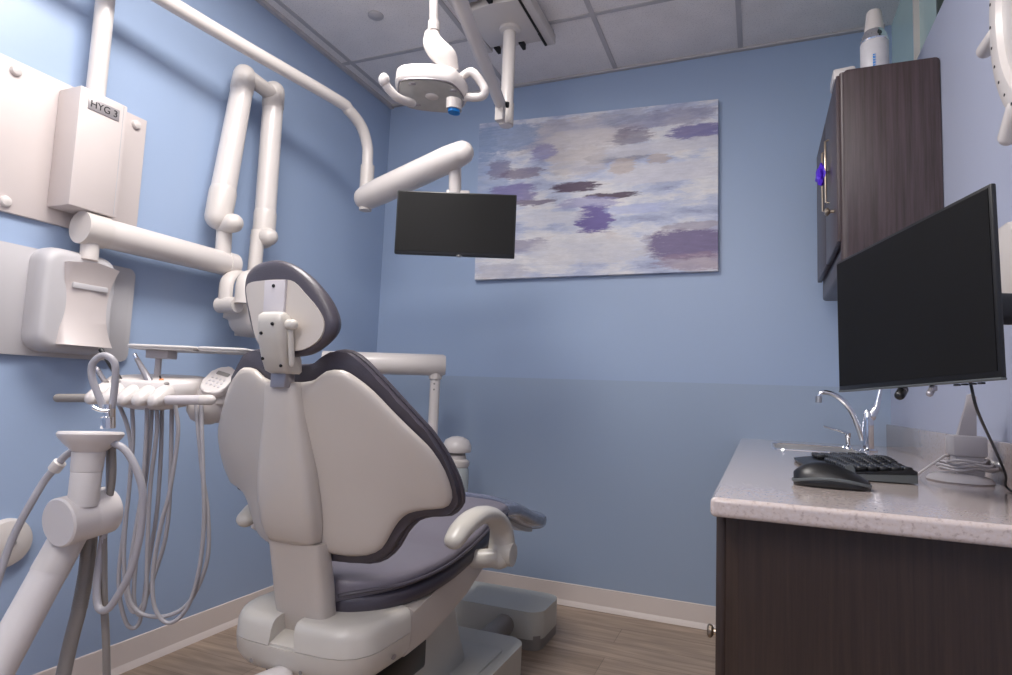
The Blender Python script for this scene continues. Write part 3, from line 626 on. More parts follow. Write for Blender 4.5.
# webcams hanging under the monitor
for xx, rr_, mm in ((-WW*.02, .0095, 'black'), (WW*.16, .006, 'metalgrey')):
    cs = obj('clip_sensor', tube([wp(xx-.01, .012, -HH/2-.006), wp(xx+.006, -.004, -HH/2-.018)], rr_, n=14, round_ends=True), mm, bigmon)
    obj('clip', box(xx-.010, xx+.004, .004, .012, -HH/2-.012, -HH/2-.0035, .001), 'metalgrey', cs, frame=fr)
# wall box with navy knob behind the monitor
t = thing('wall_dispenser', 'white wall box with navy ribbed knob behind the large monitor', 'wall box', (XR, 1.63, 1.28))
obj('housing', prism(rrect(.16, .20, .02, cx=1.60, cy=1.385), XR-.08, XR-.001, Ryz, bev=.006), 'white2', t)
kn = obj('knob', tube([(XR-.08, 1.655, 1.435), (XR-.135, 1.665, 1.435)], .014, n=18), 'navy', t)
for i in range(4): obj('knob_rib', tube([(XR-.085-i*.012, 1.6555+i*.002, 1.435), (XR-.089-i*.012, 1.6560+i*.002, 1.435)], .0155, n=18), M['blue'] if i in (1,) else M['black'], kn)
obj('label_window', box(XR-.082, XR-.0795, 1.61, 1.64, 1.37, 1.40), 'navy', t, smooth=False)
obj('latch', tube([(XR-.085, 1.66, 1.35), (XR-.09, 1.60, 1.345)], .006, n=8), 'black', t)

# keyboard
KF = Matrix.Translation((.228, 1.90, .922)) @ Matrix.Rotation(math.radians(-84), 4, 'Z') @ Matrix.Diagonal((1, 1, 1.25, 1))
t = thing('keyboard', 'black curved computer keyboard lying on the countertop', 'keyboard', (.228, 1.90, .922), math.radians(-84))
K = []
W2 = .235
for i in range(25):
    u = -1+2*i/24; x = u*W2; bow = .012*math.cos(u*PI)
    y0 = -.115+bow*.5+(.02*u*u); y1 = .095-.012*u*u; zt = .026+.006*math.cos(u*PI*1.5)
    K.append([(x, y0, .003), (x, y0-.002, .008), (x, y0+.01, .010), (x, -.06, .014), (x, .0, zt-.006), (x, y1-.01, zt+.002), (x, y1, zt-.002), (x, y1, .003)])
obj('case', loft(K), 'black', t, frame=KF, angle=50)
obj('rim', loft([[(x+dx, y, z) for (y, z) in ((-.10, .003), (-.10, .010), (.08, .018), (.08, .003))] for x, dx in ((W2+.0005, 0), (W2+.006, 0))]), 'kbedge', t, frame=KF)
kb = bmesh.new()
for r in range(6):
    for c in range(15):
        x = -.215+c*.0205+(.004*(r % 2)); y = -.058+r*.0245; u = x/W2; z = .016+ (.010)*((y+.06)/.15)+.006*math.cos(u*PI*1.5)*max(0, (y+.06)/.15)
        if r == 0 and 4 < c < 9: continue
        box(x, x+.0175, y, y+.020, z, z+.009, .002, 1, bm=kb)
    for c in range(4):
        x = .108+c*.0245; y = -.058+r*.0245; u = x/W2; z = .016+.010*((y+.06)/.15)+.006*math.cos(u*PI*1.5)*max(0, (y+.06)/.15)
        box(x, x+.0205, y, y+.020, z, z+.009, .002, 1, bm=kb)
ks = obj('keys', kb, 'keys', t, frame=KF, kind='stuff')
# mouse
MF = Matrix.Translation((.140, 1.49, .922)) @ Matrix.Rotation(math.radians(-4), 4, 'Z') @ Matrix.Diagonal((1.06, 1.1, 1.3, 1))
t = thing('computer_mouse', 'black wireless mouse with grey rim in front of keyboard', 'mouse', (.150, 1.475, .922))
rg = []; rg2 = []
for i in range(21):
    u = i/20; x = -.066+.136*u; w = .036*(max(0, 1-(2*u-1)**4))**.5+.002; h = .040*(math.sin(PI*min(1, (u*.93+.05)))**.55)*(1-.42*u)+.003
    rg.append([(x, w*math.cos(2*PI*j/24)*(1 if math.sin(2*PI*j/24) < 0 else 1), max(0, .004+ (h if math.sin(2*PI*j/24) > 0 else .004)*math.sin(2*PI*j/24))) for j in range(24)])
obj('shell', loft(rg), 'black', t, frame=MF, angle=60)
rim = [Vector((-.067+.137*(.5-.5*math.cos(a)), .0375*math.copysign(abs(math.sin(a))**.6, math.sin(a)), .008+.008*math.sin(PI*(.5-.5*math.cos(a))))) for a in [2*PI*k/40 for k in range(40)]]
obj('grey_rim', tube(rim, .0028, n=8, closed=True), 'kbedge', t, frame=MF)
obj('scroll_wheel', tube([(.035, -.004, .030), (.035, .004, .030)], .009, n=16), 'kbedge', t, frame=MF)

# charger / cable pile
QX, QY = .470, 1.84
t = thing('charging_stand', 'pale grey charging stand with upright wand on the countertop', 'charger', (QX, QY, .922))
obj('base', lathe([(.072, 0), (.076, .004), (.070, .012), (.05, .020), (0, .022)], Matrix.Translation((QX-.015, QY, .922)), n=32, sx=.9, sy=1.1), 'plug', t)
obj('holder', box(QX-.035, QX+.035, QY-.035, QY+.035, .985, 1.035, .006), 'plug', t)
obj('pedestal', box(QX-.03, QX+.03, QY-.03, QY+.03, .94, .987, .006), 'plug', t)
obj('wand', prism([(-.022, 0), (.020, 0), (.022, .1), (.014, .108), (.004, .104), (-.004, .05)], -.011, .011, Matrix(((.99, 0, .1, QX), (-.1, 0, .99, QY), (0, 1, 0, 1.03), (0, 0, 0, 1))), bev=.003), 'plug', t)
bm = bmesh.new(); pts = []
for k in range(90):
    a = k/90*2*PI*4.5; r_ = .048+.010*math.sin(k*.7); pts.append((QX+r_*math.cos(a)*1.05, QY+r_*math.sin(a), .950+.030*(k/90)+.003*math.sin(k*1.3)))
pts.append((QX-.10, QY+.02, .93))
obj('coiled_cord', tube(pts, .0032, n=8), 'plug', t)
mb = wp(WW*.31, .02, -HH/2)
o = obj('power_cord', tube([mb, mb+Vector((.012, .01, -.05)), (.43, 1.50, 1.02), (.475, 1.60, .965), (.505, 1.70, .932), (.50, 1.60, .928), (.520, 1.50, .96), (.522, 1.42, .99), (.525, 1.25, .985)], .0025, n=8, smooth=8), 'black'); tag(o, 'thin black power cord dropping from the large monitor to the countertop', 'cord')

# ================================================================== DENTAL CHAIR  (local: x right, y forward, z up)
CO = Vector((-1.055, 1.30, 0)); CF = Matrix.Translation(CO)
chair = thing('dental_chair', 'reclining dental chair with beige shell back and grey violet upholstery', 'dental chair', CO)
TN, ZZ = .2, .56
def ysurf(x, z):
    g = .45-.30*min(1, max(0, (z-.82)/.31)); return -(z-ZZ)*TN + g*(math.sqrt(x*x+.0036)-.06)
HALF = [(0, 1.098), (.051, 1.101), (.082, 1.109), (.11, 1.128), (.15, 1.132), (.182, 1.116), (.22, 1.086), (.256, 1.045), (.292, 1.004), (.318, .975), (.337, .949), (.357, .901), (.364, .85), (.357, .822), (.341, .807), (.30, .801), (.262, .791), (.238, .770), (.218, .737), (.196, .700), (.164, .683), (.12, .679), (.08, .684), (0, .686)]
def closed_half(h, k=2):
    right = h; left = [(-x, z) for x, z in h[1:-1]][::-1]
    P = [Vector((x, 0, z)) for x, z in right+left]; n = len(P); out = []
    for i in range(n):
        a, b, c, d = P[(i-1) % n], P[i], P[(i+1) % n], P[(i+2) % n]
        for j in range(k):
            u = j/k; out.append(.5*((2*b)+(-a+c)*u+(2*a-5*b+4*c-d)*u*u+(-a+3*b-3*c+d)*u**3))
    return [(p.x, p.z) for p in out]
def sheet(out, cz, fb, ff, surf, rings=10, fold=None):
    """closed lens-like body over outline `out` (x,z): back surface surf-fb(s), front surface surf+ff(s); s = 0 centre .. 1 rim"""
    bm = bmesh.new(); V = {}
    def pt(s, i, side):
        x = out[i][0]*s; z = cz+(out[i][1]-cz)*s; y = surf(x, z)
        y += -fb(s, x, z) if side == 0 else ff(s, x, z)
        return (x, y, z)
    n = len(out); S = [1-(1-k/rings)**1.6 for k in range(1, rings+1)]
    for side in (0, 1):
        c = bm.verts.new((0, surf(0, cz)+(-fb(0, 0, cz) if side == 0 else ff(0, 0, cz)), cz)); prev = None
        for s in S:
            cur = [bm.verts.new(pt(s, i, side)) for i in range(n)]
            for i in range(n):
                j = (i+1) % n
                if prev is None: bm.faces.new((c, cur[i], cur[j]))
                else: bm.faces.new((prev[i], cur[i], cur[j], prev[j]))
            prev = cur
        V[side] = prev
    for i in range(n):
        j = (i+1) % n; bm.faces.new((V[0][i], V[0][j], V[1][j], V[1][i]))
    return bm
OUT = closed_half(HALF)
rnd = lambda s, t, p=6: t*(max(0, 1-s**p))**(1/2.2)
obj('back_shell', sheet(OUT, .92, lambda s, x, z: rnd(s, .016, 10)+.002, lambda s, x, z: .004, ysurf), 'beige', chair, frame=CF, angle=60)
# cushion: larger, in front of the shell, two layers with a piping line
HC = [(0, 1.138), (.05, 1.142), (.075, 1.156), (.108, 1.174), (.150, 1.174), (.188, 1.149), (.228, 1.108), (.265, 1.064), (.307, 1.012), (.325, .987), (.350, .935), (.366, .873), (.368, .831), (.360, .807), (.338, .787), (.295, .783), (.262, .771), (.234, .738), (.215, .703), (.185, .671), (.145, .657), (.08, .660), (0, .660)]
HCs = [(x*.985, .92+(z-.92)*.985) for x, z in HC]
obj('back_border', sheet(closed_half(HC), .92, lambda s, x, z: -.006-.012*(s**8)+.0035*math.sin(z*95-abs(x)*45)*(s**5), lambda s, x, z: .045, ysurf), 'leather_dk', chair, frame=CF, angle=50)
def ruff(s, x, z):
    return .050+.045*(max(0, 1-s**6))**.5+.004*math.sin(z*70+x*10)*(s**3)*(1-s**8)
obj('backrest_cushion', sheet(closed_half(HCs), .92, lambda s, x, z: -.03, ruff, ysurf, rings=14), 'leather', chair, frame=CF, angle=60)
pp = [Vector((x*1.002, ysurf(x, z)+.047, .92+(z-.92)*1.004)) for x, z in closed_half(HC)]
obj('piping', tube(pp, .0065, n=8, closed=True), 'leather_dk', chair, frame=CF)
# folds of dark side cloth visible between shell and piping on the right flank
# spine
def rrring(w, d, y, z, x=0, n=24, p=3.2, tilt=0):
    out = []
    for j in range(n):
        a = 2*PI*j/n; c, s = math.cos(a), math.sin(a)
        out.append((x+w*math.copysign(abs(c)**(2/p), c), y+d*math.copysign(abs(s)**(2/p), s), z+tilt*math.copysign(abs(s)**(2/p), s)))
    return out
sp = []
for (z, w, d, yo) in ((.712, .070, .030, -.015), (.722, .076, .034, -.016), (.76, .083, .038, -.022), (.81, .083, .040, -.024), (.88, .077, .040, -.022), (.95, .066, .038, -.018), (1.02, .055, .034, -.014), (1.085, .049, .030, -.012), (1.097, .046, .026, -.011), (1.10, .038, .02, -.011)):
    sp.append(rrring(w, d, ysurf(0, z)+yo, z))
obj('spine_cover', loft(sp), 'beige', chair, frame=CF, angle=60)
lw = []
for (z, w, y) in ((.470, .070, .030), (.50, .075, .020), (.55, .079, .005), (.60, .080, -.005), (.65, .079, -.018), (.712, .078, -.034)):
    lw.append(rrring(w, .036, y, z, x=.004, p=4))
obj('lower_bracket', loft(lw), 'beige', chair, frame=CF, angle=60)
# ---- headrest
HX, HZ = .040, 1.268
def hsurf(x, z): return -.175 + .35*x*x
def loop3(P0, k=3):
    P = [Vector((x, 0, z)) for x, z in P0]; n = len(P); out = []
    for i in range(n):
        a, b, c, d = P[(i-1) % n], P[i], P[(i+1) % n], P[(i+2) % n]
        for j in range(k):
            u = j/k; v = .5*((2*b)+(-a+c)*u+(2*a-5*b+4*c-d)*u*u+(-a+3*b-3*c+d)*u**3); out.append((v.x-HX, v.z))
    return out
HCU = [(-.094, 1.345), (-.093, 1.309), (-.070, 1.243), (-.046, 1.198), (-.018, 1.169), (.026, 1.158), (.080, 1.157), (.118, 1.164), (.154, 1.187), (.178, 1.214), (.180, 1.243), (.160, 1.282), (.128, 1.318), (.088, 1.351), (.043, 1.375), (-.005, 1.386), (-.054, 1.380), (-.082, 1.365)]
HPL = [(-.072, 1.328), (-.021, 1.334), (.033, 1.334), (.068, 1.328), (.102, 1.300), (.137, 1.267), (.156, 1.238), (.157, 1.214), (.143, 1.191), (.112, 1.174), (.080, 1.169), (.024, 1.172), (-.012, 1.179), (-.036, 1.205), (-.054, 1.250), (-.073, 1.300)]
HT = Matrix.Translation((HX, 0, 0))
obj('headrest_cushion', sheet(loop3(HCU), HZ, lambda s, x, z: rnd(s, .016, 14)-.003, lambda s, x, z: (rnd(s, .04, 4)+.004), hsurf), 'leather_dk', chair, frame=CF @ HT, angle=70)
obj('headrest_plate', sheet(loop3(HPL), 1.255, lambda s, x, z: .0165+.002*(1-s), lambda s, x, z: .0, hsurf), 'beige', chair, frame=CF @ HT, angle=60)
sl = obj('headrest_slide', prism([(-.006, 1.20), (.054, 1.20), (.052, 1.332), (-.010, 1.332)], 0, .010, CF @ Matrix(((1, 0, 0, 0), (0, 0, -1, -.190), (0, 1, 0, 0), (0, 0, 0, 1))), bev=.003), 'plug', chair)
obj('slide_screw', lathe([(.004, 0), (.004, .002), (0, .002)], CF @ frameM((.020, -.2005, 1.318), z=(0, -1, 0)), n=12), 'hole', sl)
hb = []
for (z, w, d, y, x) in ((1.118, .030, .022, -.150, .026), (1.124, .036, .030, -.155, .026), (1.15, .037, .034, -.168, .030), (1.19, .038, .030, -.200, .044), (1.228, .036, .022, -.218, .048), (1.246, .034, .018, -.222, .048), (1.253, .026, .010, -.222, .048)):
    hb.append(rrring(w, d, y, z, x=x, p=5))
arm = obj('headrest_arm', loft(hb), 'beige2', chair, frame=CF, angle=55)
for (x, z, y) in ((.026, 1.205, -.2345), (.006, 1.15, -.203), (.050, 1.135, -.192), (.062, 1.225, -.241)): obj('screw', ball((x, y, z), .0040, n=10), 'hole', arm, frame=CF)
obj('release_button', tube([CO+Vector((.078, -.215, 1.226)), CO+Vector((.096, -.215, 1.226))], .012, n=16, round_ends=True), 'beige2', arm)
obj('release_lever', tube([CO+Vector((.086, -.21, 1.212)), CO+Vector((.080, -.19, 1.14))], .007, n=12, round_ends=True), 'beige2', arm)
obj('glide_bar', box(-.008, .036, -.160, -.125, 1.085, 1.13, .003), 'metalgrey', chair, frame=CF)

# ---- rear housing
def hplan(sc=1, ins=0, x0=None, x1=None):
    P = [(-.215, .17), (-.214, .03), (-.205, -.005), (-.185, -.035), (-.155, -.055), (-.12, -.062), (0, -.066), (.12, -.062), (.16, -.052), (.190, -.030), (.208, 0), (.215, .03), (.218, .17)]
    P = [(.006+.965*x*(1-ins/.2), y+ins if y < .1 else y) for x, y in P]; return P
def slab(levels, m, name, clip=None):
    bm = loft([[(x, y, z) for x, y in hplan(1, ins)] for z, ins in levels])
    if clip:
        for (co_, no_) in clip:
            r = bmesh.ops.bisect_plane(bm, geom=bm.verts[:]+bm.edges[:]+bm.faces[:], plane_co=co_, plane_no=no_, clear_outer=True)
            bmesh.ops.edgenet_fill(bm, edges=[e for e in r['geom_cut'] if isinstance(e, bmesh.types.BMEdge)])
    return obj(name, bm, m, chair, frame=CF, angle=50)
slab([(.375, .075), (.385, .042), (.400, .018), (.425, .003), (.462, 0)], 'beige2', 'rear_housing')
LV = [(.4635, 0), (.500, .002), (.515, .006), (.524, .014), (.528, .028)]
slab(LV, 'beige2', 'shoulder_cover', [((-.098, 0, 0), (1, 0, -.12))])
slab(LV, 'beige2', 'shoulder_cover', [((.092, 0, 0), (-1, 0, -.12))])
obj('saddle_cover', prism([(-.060, .455), (-.060, .468), (-.04, .478), (.0, .490), (.1, .505), (.1, .455)], -.10, .095, CF @ Matrix(((0, 0, 1, 0), (1, 0, 0, 0), (0, 1, 0, 0), (0, 0, 0, 1))), bev=.003), 'beige2', chair)
obj('badge', lathe([(.010, 0), (.010, .002), (0, .002)], CF @ frameM((.2165, .09, .43), z=(1, 0, 0)), n=16, sy=.6), 'metalgrey', chair)
for x in (-.09, .06): obj('screw', lathe([(.005, 0), (.005, .001), (0, .001)], CF @ frameM((x, -.0645, .42), z=(0, -1, 0)), n=12), 'greydk', chair)
Syz = Matrix(((0, 0, 1, 0), (1, 0, 0, 0), (0, 1, 0, 0), (0, 0, 0, 1)))
wing = [(.172, .525), (.45, .535), (.70, .60), (.745, .59), (.70, .545), (.64, .515), (.52, .465), (.40, .435), (.28, .412), (.172, .395)]
obj('seat_underpan', prism(wing, -.21, .21, CF @ Syz, bev=.02, seg=4), 'beige', chair)
# mechanics under
obj('lift_column', loft([rrring(.13, .16, .50+dy, z, p=6) for z, dy in ((.15, .1), (.30, .02), (.43, -.03))]), 'greybase', chair, frame=CF)
obj('underframe', box(-.15, .17, .05, .35, .30, .385, .01), 'black', chair, frame=CF)
obj('motor', tube([CO+Vector((.04, .0, .33)), CO+Vector((.04, .14, .33))], .028, n=18), 'steel', chair)
obj('motor_hole', tube([CO+Vector((.04, -.004, .33)), CO+Vector((.04, .01, .33))], .012, n=14), 'hole', chair)
obj('link_bar', tube([CO+Vector((-.10, .03, .315)), CO+Vector((.14, .02, .29))], .022, n=10, flat=(.5, 1)), 'beige2', chair)

# ---- seat
def seat_ring(y, w, zt, th, n=28, p=3.2):
    out = []
    for j in range(n):
        a = 2*PI*j/n; c, s = math.cos(a), math.sin(a)
        out.append((w*math.copysign(abs(c)**(2/p), c), y, zt-th/2+th/2*math.copysign(abs(s)**(2/p), s)))
    return out
TOP = [(.035, .05, .600), (.05, .095, .612), (.08, .135, .618), (.12, .168, .620), (.18, .196, .622), (.27, .212, .624), (.38, .218, .630), (.50, .218, .645), (.62, .216, .668), (.74, .212, .695), (.82, .210, .704), (.87, .206, .700)]
def interp(T, k=4):
    P = catmull([Vector(t) for t in T], k); return [(p.x, p.y, p.z) for p in P]
obj('seat_border', loft([seat_ring(y+.006, w+.003, zt-.040, .074) for y, w, zt in interp(TOP)]), 'leather_dk', chair, frame=CF, angle=60)
bm = loft([seat_ring(y, w, zt, .065, n=36) for y, w, zt in interp(TOP)])
for v in bm.verts:
    if v.co.z > .6: v.co.z += .003*math.sin(v.co.y*28+v.co.x*6)*math.exp(-((v.co.y-.55)/.25)**2)-.006*math.exp(-((v.co.y-.42)/.012)**2)
obj('seat_cushion', bm, 'leather', chair, frame=CF, angle=60)
for sx in (-1, 1):
    obj('piping', tube([(sx*(w+.003), y, zt-.038) for y, w, zt in interp(TOP)[2:-2]], .005, n=8), 'leather_dk', chair, frame=CF)
# toe section with ribbed clear cover
TOE = [(.85, .204, .702), (.95, .204, .690), (1.05, .203, .664), (1.16, .202, .626), (1.27, .200, .596), (1.33, .195, .586), (1.35, .185, .576)]
obj('leg_rest', loft([seat_ring(y, w, zt, .06) for y, w, zt in interp(TOE)]), 'leather', chair, frame=CF, angle=60)
bm = loft([seat_ring(y, w+.006, zt+.006, .084) for y, w, zt in interp(TOE, 2)])
M['ribcover'] = mat('bluish grey toe cover', srgb('#6D7286'), .22, coat=.5, var=.1, scale=20)
obj('toe_cover', bm, 'ribcover', chair, frame=CF, angle=60)
bm = bmesh.new()
for y, w, zt in interp(TOE, 6)[1:-2]:
    tube([(w*math.cos(a)*1.02, y, zt-.028+.036*math.sin(a)) for a in [PI*(-.12+1.24*k/14) for k in range(15)]], .003, n=6, bm=bm)
obj('toe_ribs', bm, 'ribcover', chair, frame=CF)
obj('leg_rest_frame', loft([[(x, y, z) for x, z in ((-w*.7, zt-.07-.02*q_), (w*.7, zt-.07-.02*q_), (w*.7, zt-.05), (-w*.7, zt-.05))] for y, w, zt, q_ in [(a, b, c, 1) for a, b, c in TOE[:-1]]]), 'beige2', chair, frame=CF)
obj('seat_support', prism([(.6, .60), (.95, .63), (.95, .60), (.72, .55), (.6, .52)], -.12, .12, CF @ Syz, bev=.006), 'beige2', chair)
# ---- armrests
for sx in (1, -1):
    X = .285 if sx > 0 else -.335; DY = 0 if sx > 0 else -.125
    a = obj('armrest', tube([(X, .262, .688), (X, .30, .708), (X, .36, .724), (X, .44, .727), (X, .53, .706), (X, .595, .662), (X, .610, .61), (X, .59, .570)], [.027, .031, .032, .031, .032, .035, .040, .038], n=16, smooth=5, flat=(.85, 1.1), round_ends=True), 'beige2', chair, frame=CF @ Matrix.Translation((0, DY, .01 if sx < 0 else 0)))
    obj('pivot_disc', tube([CO+Vector((X+sx*.0, .60+DY, .580)), CO+Vector((X+sx*.045, .60+DY, .580))], .036, n=28), 'beige2', a)
    obj('pivot_arm', tube([CO+Vector((X, .58+DY, .57)), CO+Vector((sx*.20, .56, .56))], .030, n=14), 'beige2', a)
# ---- base
obj('base_cover', prism(rrect(.50, .66, .07, n=10, cx=.0, cy=.66), .035, .175, CF, bev=.035, seg=6), 'greybase', chair)
obj('base_panel', prism(rrect(.36, .40, .03, cx=.03, cy=.66), .17, .182, CF, bev=.005), 'greybase', chair)
obj('base_skirt', prism(rrect(.49, .65, .05, cx=.0, cy=.66), 0, .04, CF), 'greydk', chair)
obj('base_neck', tube([CO+Vector((.03, .95, .09)), CO+Vector((.03, 1.36, .09))], .045, n=16), M['hose_dk'], chair)
obj('foot_plate', prism(rrect(.56, .29, .07, n=10, cx=-.085, cy=1.455), .045, .160, CF, bev=.045, seg=6), 'greybase', chair)
obj('foot_skirt', prism(rrect(.55, .28, .05, cx=-.085, cy=1.455), 0, .06, CF), 'greydk', chair)
# cream pedal cap in the lower foreground
pc = CO+Vector((-.022, -.100, .072))
obj('pedal_foot', lathe([(.07, 0), (.07, .01), (.045, .02)], Matrix.Translation((pc.x+.01, pc.y+.02, 0))), 'beige2', chair)
obj('pedal_post', tube([pc+Vector((.01, .02, -.072)), pc+Vector((.005, .01, .30))], .040, n=18), 'beige2', chair)
obj('pedal_cap', tube([pc+Vector((-.028, -.02, .305)), pc+Vector((.022, .03, .325))], .036, n=18, round_ends=True, flat=(.7, 1.1)), 'white', chair)

# ================================================================== rear arm tube + bottle (beyond the chair)
def atX(px, py, x=None, y=None):
    d = Fw + R2*((px-506)/FPX) - U2*((py-337.5)/FPX); s = (x/d.x if x is not None else y/d.y); return CC+d*s
pa = atX(436, 365, y=2.90); 
t = thing('assistant_arm', 'thick white horizontal tube arm ending in slim vertical post behind chair', 'support arm', (pa.x, pa.y, 0))
left = Vector((pa.x-.50, pa.y-.30, pa.z-.01))
dv = (pa-left).normalized()
obj('arm_tube', tube([left, pa+dv*.035, pa+dv*.05], [.057, .057, .050], n=26), 'white', t)
obj('post', tube([(pa.x, pa.y, pa.z), (pa.x, pa.y, .02)], .027, n=20), 'white', t)
obj('post_collar', tube([(pa.x, pa.y, pa.z-.04), (pa.x, pa.y, pa.z-.075)], .035, n=20), 'white2', t)
obj('floor_flange', lathe([(.10, 0), (.10, .01), (.04, .03), (.03, .032)], Matrix.Translation((pa.x, pa.y, 0))), 'white2', t)
for z in (.10, .13): obj('screw', lathe([(.005, 0), (.005, .002), (0, .002)], frameM((pa.x+.01, pa.y-.0265, pa.z-z), z=(.2, -1, 0)), n=10), 'greydk', t)
pbt = atX(457, 445, y=2.90)
t = thing('water_bottle', 'translucent dental water bottle with white domed cap beside vertical post', 'bottle', (pbt.x, pbt.y, .55))
bx_, by_ = pbt.x, pbt.y; zc = atX(457, 452, y=2.90).z
obj('cap', lathe([(.070, 0), (.074, .006), (.074, .035), (.060, .062), (.03, .078), (0, .082)], Matrix.Translation((bx_, by_, zc))), 'white', t)
obj('neck', lathe([(.045, -.018), (.045, .004)], Matrix.Translation((bx_, by_, zc))), 'greydk', t)
obj('collar', lathe([(.062, -.075), (.068, -.065), (.068, -.045), (.050, -.035), (.050, -.015)], Matrix.Translation((bx_, by_, zc))), 'white2', t)
obj('bottle', lathe([(.045, -.30), (.06, -.295), (.066, -.28), (.068, -.13), (.066, -.09), (.058, -.068)], Matrix.Translation((bx_, by_, zc))), 'bottle', t)
obj('bracket', box(min(bx_, pa.x), max(bx_, pa.x)-.0, by_-.015, by_+.015, zc-.06, zc-.04), 'white2', t, smooth=False)

# ================================================================== DELIVERY UNIT (left)
DU = 1.9
UO = at(145, 395, DU)
ux = Vector((R2.x, R2.y, 0)).normalized(); uy = Vector((-ux.y, ux.x, 0))
UF = Matrix(((ux.x, uy.x, 0, UO.x), (ux.y, uy.y, 0, UO.y), (0, 0, 1, UO.z), (0, 0, 0, 1)))
s = DU/FPX
def up(px, py, w=0):   # a spot on the unit: px/py sighted, w metres deeper than the holder front
    return at(px, py, DU+w)
t = unit = thing('delivery_unit', 'white dental instrument delivery unit with handles left of the chair', 'instrument unit', (UO.x, UO.y, .9), math.atan2(ux.y, ux.x))
body = []
for (z, sc_) in ((-.034, .55), (-.026, .80), (-.005, .95), (.025, 1.0), (.046, .99), (.056, .93)):
    body.append([(.006+.148*sc_*math.copysign(abs(math.cos(a))**.8, math.cos(a)), .055+.10*sc_*math.copysign(abs(math.sin(a))**.8, math.sin(a)), z+.012*math.sin(a)) for a in [2*PI*k/40 for k in range(40)]])
obj('body', loft(body), 'white', t, frame=UF, angle=55)
for k in range(5):
    x = -.108+k*.046
    rg = []
    for (y, w, h, z) in ((-.095, .009, .008, -.016), (-.088, .019, .018, -.014), (-.06, .025, .028, -.004), (-.02, .0265, .032, .010), (.04, .024, .028, .022)):
        rg.append([(x+w*math.cos(a)+.25*(-.085-y)*-.3, y, z+h*math.sin(a)) for a in [2*PI*j/18 for j in range(18)]])
    hd_ = obj('instrument_holder', loft(rg), 'white', t, frame=UF, angle=60)
    obj('holder_hole', tube([(x+.006, -.030, .034), (x+.006, -.036, .0395)], .008, n=14, flat=(.6, 1)), 'hose_dk', hd_, frame=UF)
obj('link_body', loft([rrring(.05, .04, .055, z, x=.185, p=3) for z in (-.02, .01, .025)]), 'white2', t, frame=UF)
# control panel
cp = Matrix.Translation(UF @ Vector((.207, .04, .048))) @ Matrix.Rotation(math.atan2(ux.y, ux.x), 4, 'Z') @ Matrix.Rotation(math.radians(48), 4, 'X') @ Matrix.Rotation(math.radians(-18), 4, 'Z')
pn = obj('control_panel', prism(rrect(.085, .115, .035), -.012, .014, cp, bev=.008, seg=3), 'white', t)
obj('display', prism(rrect(.045, .014, .003, cy=.024), .014, .0155, cp), 'greydk', pn, smooth=False)
bm = bmesh.new()
for r in range(3):
    for c in range(4): lathe([(.004, .014), (.004, .0155), (0, .0155)], cp @ Matrix.Translation((-.022+c*.0145, .002-r*.014, 0)), n=10, bm=bm)
obj('buttons', bm, 'plug', pn)
obj('hub_bowl', lathe([(.02, -.085), (.045, -.07), (.058, -.045), (.060, -.02), (.05, 0)], UF @ Matrix.Translation((.165, .06, 0)), n=24), 'white2', t)
obj('hub_arm', tube([UF @ Vector((.17, .06, -.06)), UF @ Vector((.33, .12, -.065))], .020, n=14), 'plug', t)
obj('support_post', tube([UF @ Vector((.33, .12, -.04)), UF @ Vector((.33, .12, -.40))]+[CO+Vector((-.20, .45, .50))], .022, n=14), 'white2', t)
for (a, b, k) in (((58, 398), (104, 398), 'greydk'), ((169, 400), (209, 400), 'white2')):
    p, q2 = up(*a, -.07), up(*b, -.07)
    h = obj('handle', tube([p, q2], .0125 if k != 'white2' else .0145, n=16, round_ends=True), M['plug'] if k == 'white2' else M['hose_dk'], t)
    if k == 'white2': obj('handle_cap', tube([q2-(q2-p).normalized()*.02, q2+(q2-p).normalized()*.004], .0155, n=16, round_ends=True), 'white2', h)
obj('handle_rail', tube([up(100, 398, -.04), up(130, 400, .0), up(172, 399, -.04)], .010, n=10, smooth=4), 'plug', t)
# tray above
tf = Matrix.Translation(UF @ Vector((.098, .10, .143))) @ Matrix.Rotation(math.atan2(ux.y, ux.x), 4, 'Z')
def trayob(x0, x1):
    bm = bmesh.new()
    prism(rrect(x1-x0, .18, .03, cx=(x0+x1)/2), 0, .005, tf, bm=bm)
    P = [tf @ Vector((x, y, .009)) for x, y in rrect(x1-x0, .18, .03, cx=(x0+x1)/2)]
    tube(P, .005, n=8, closed=True, bm=bm); return bm
tr = obj('tray', trayob(-.18, .03), 'tray', t)
obj('tray', trayob(.04, .19), 'tray', t)
obj('tray_block', box(-.150, -.078, -.03, .03, -.026, 0, .003), 'plug', tr, frame=tf)
obj('tray_post', tube([tf @ Vector((-.128, .01, -.02)), tf @ Vector((-.128, .01, -.10))], .010, n=14), 'plug', tr)
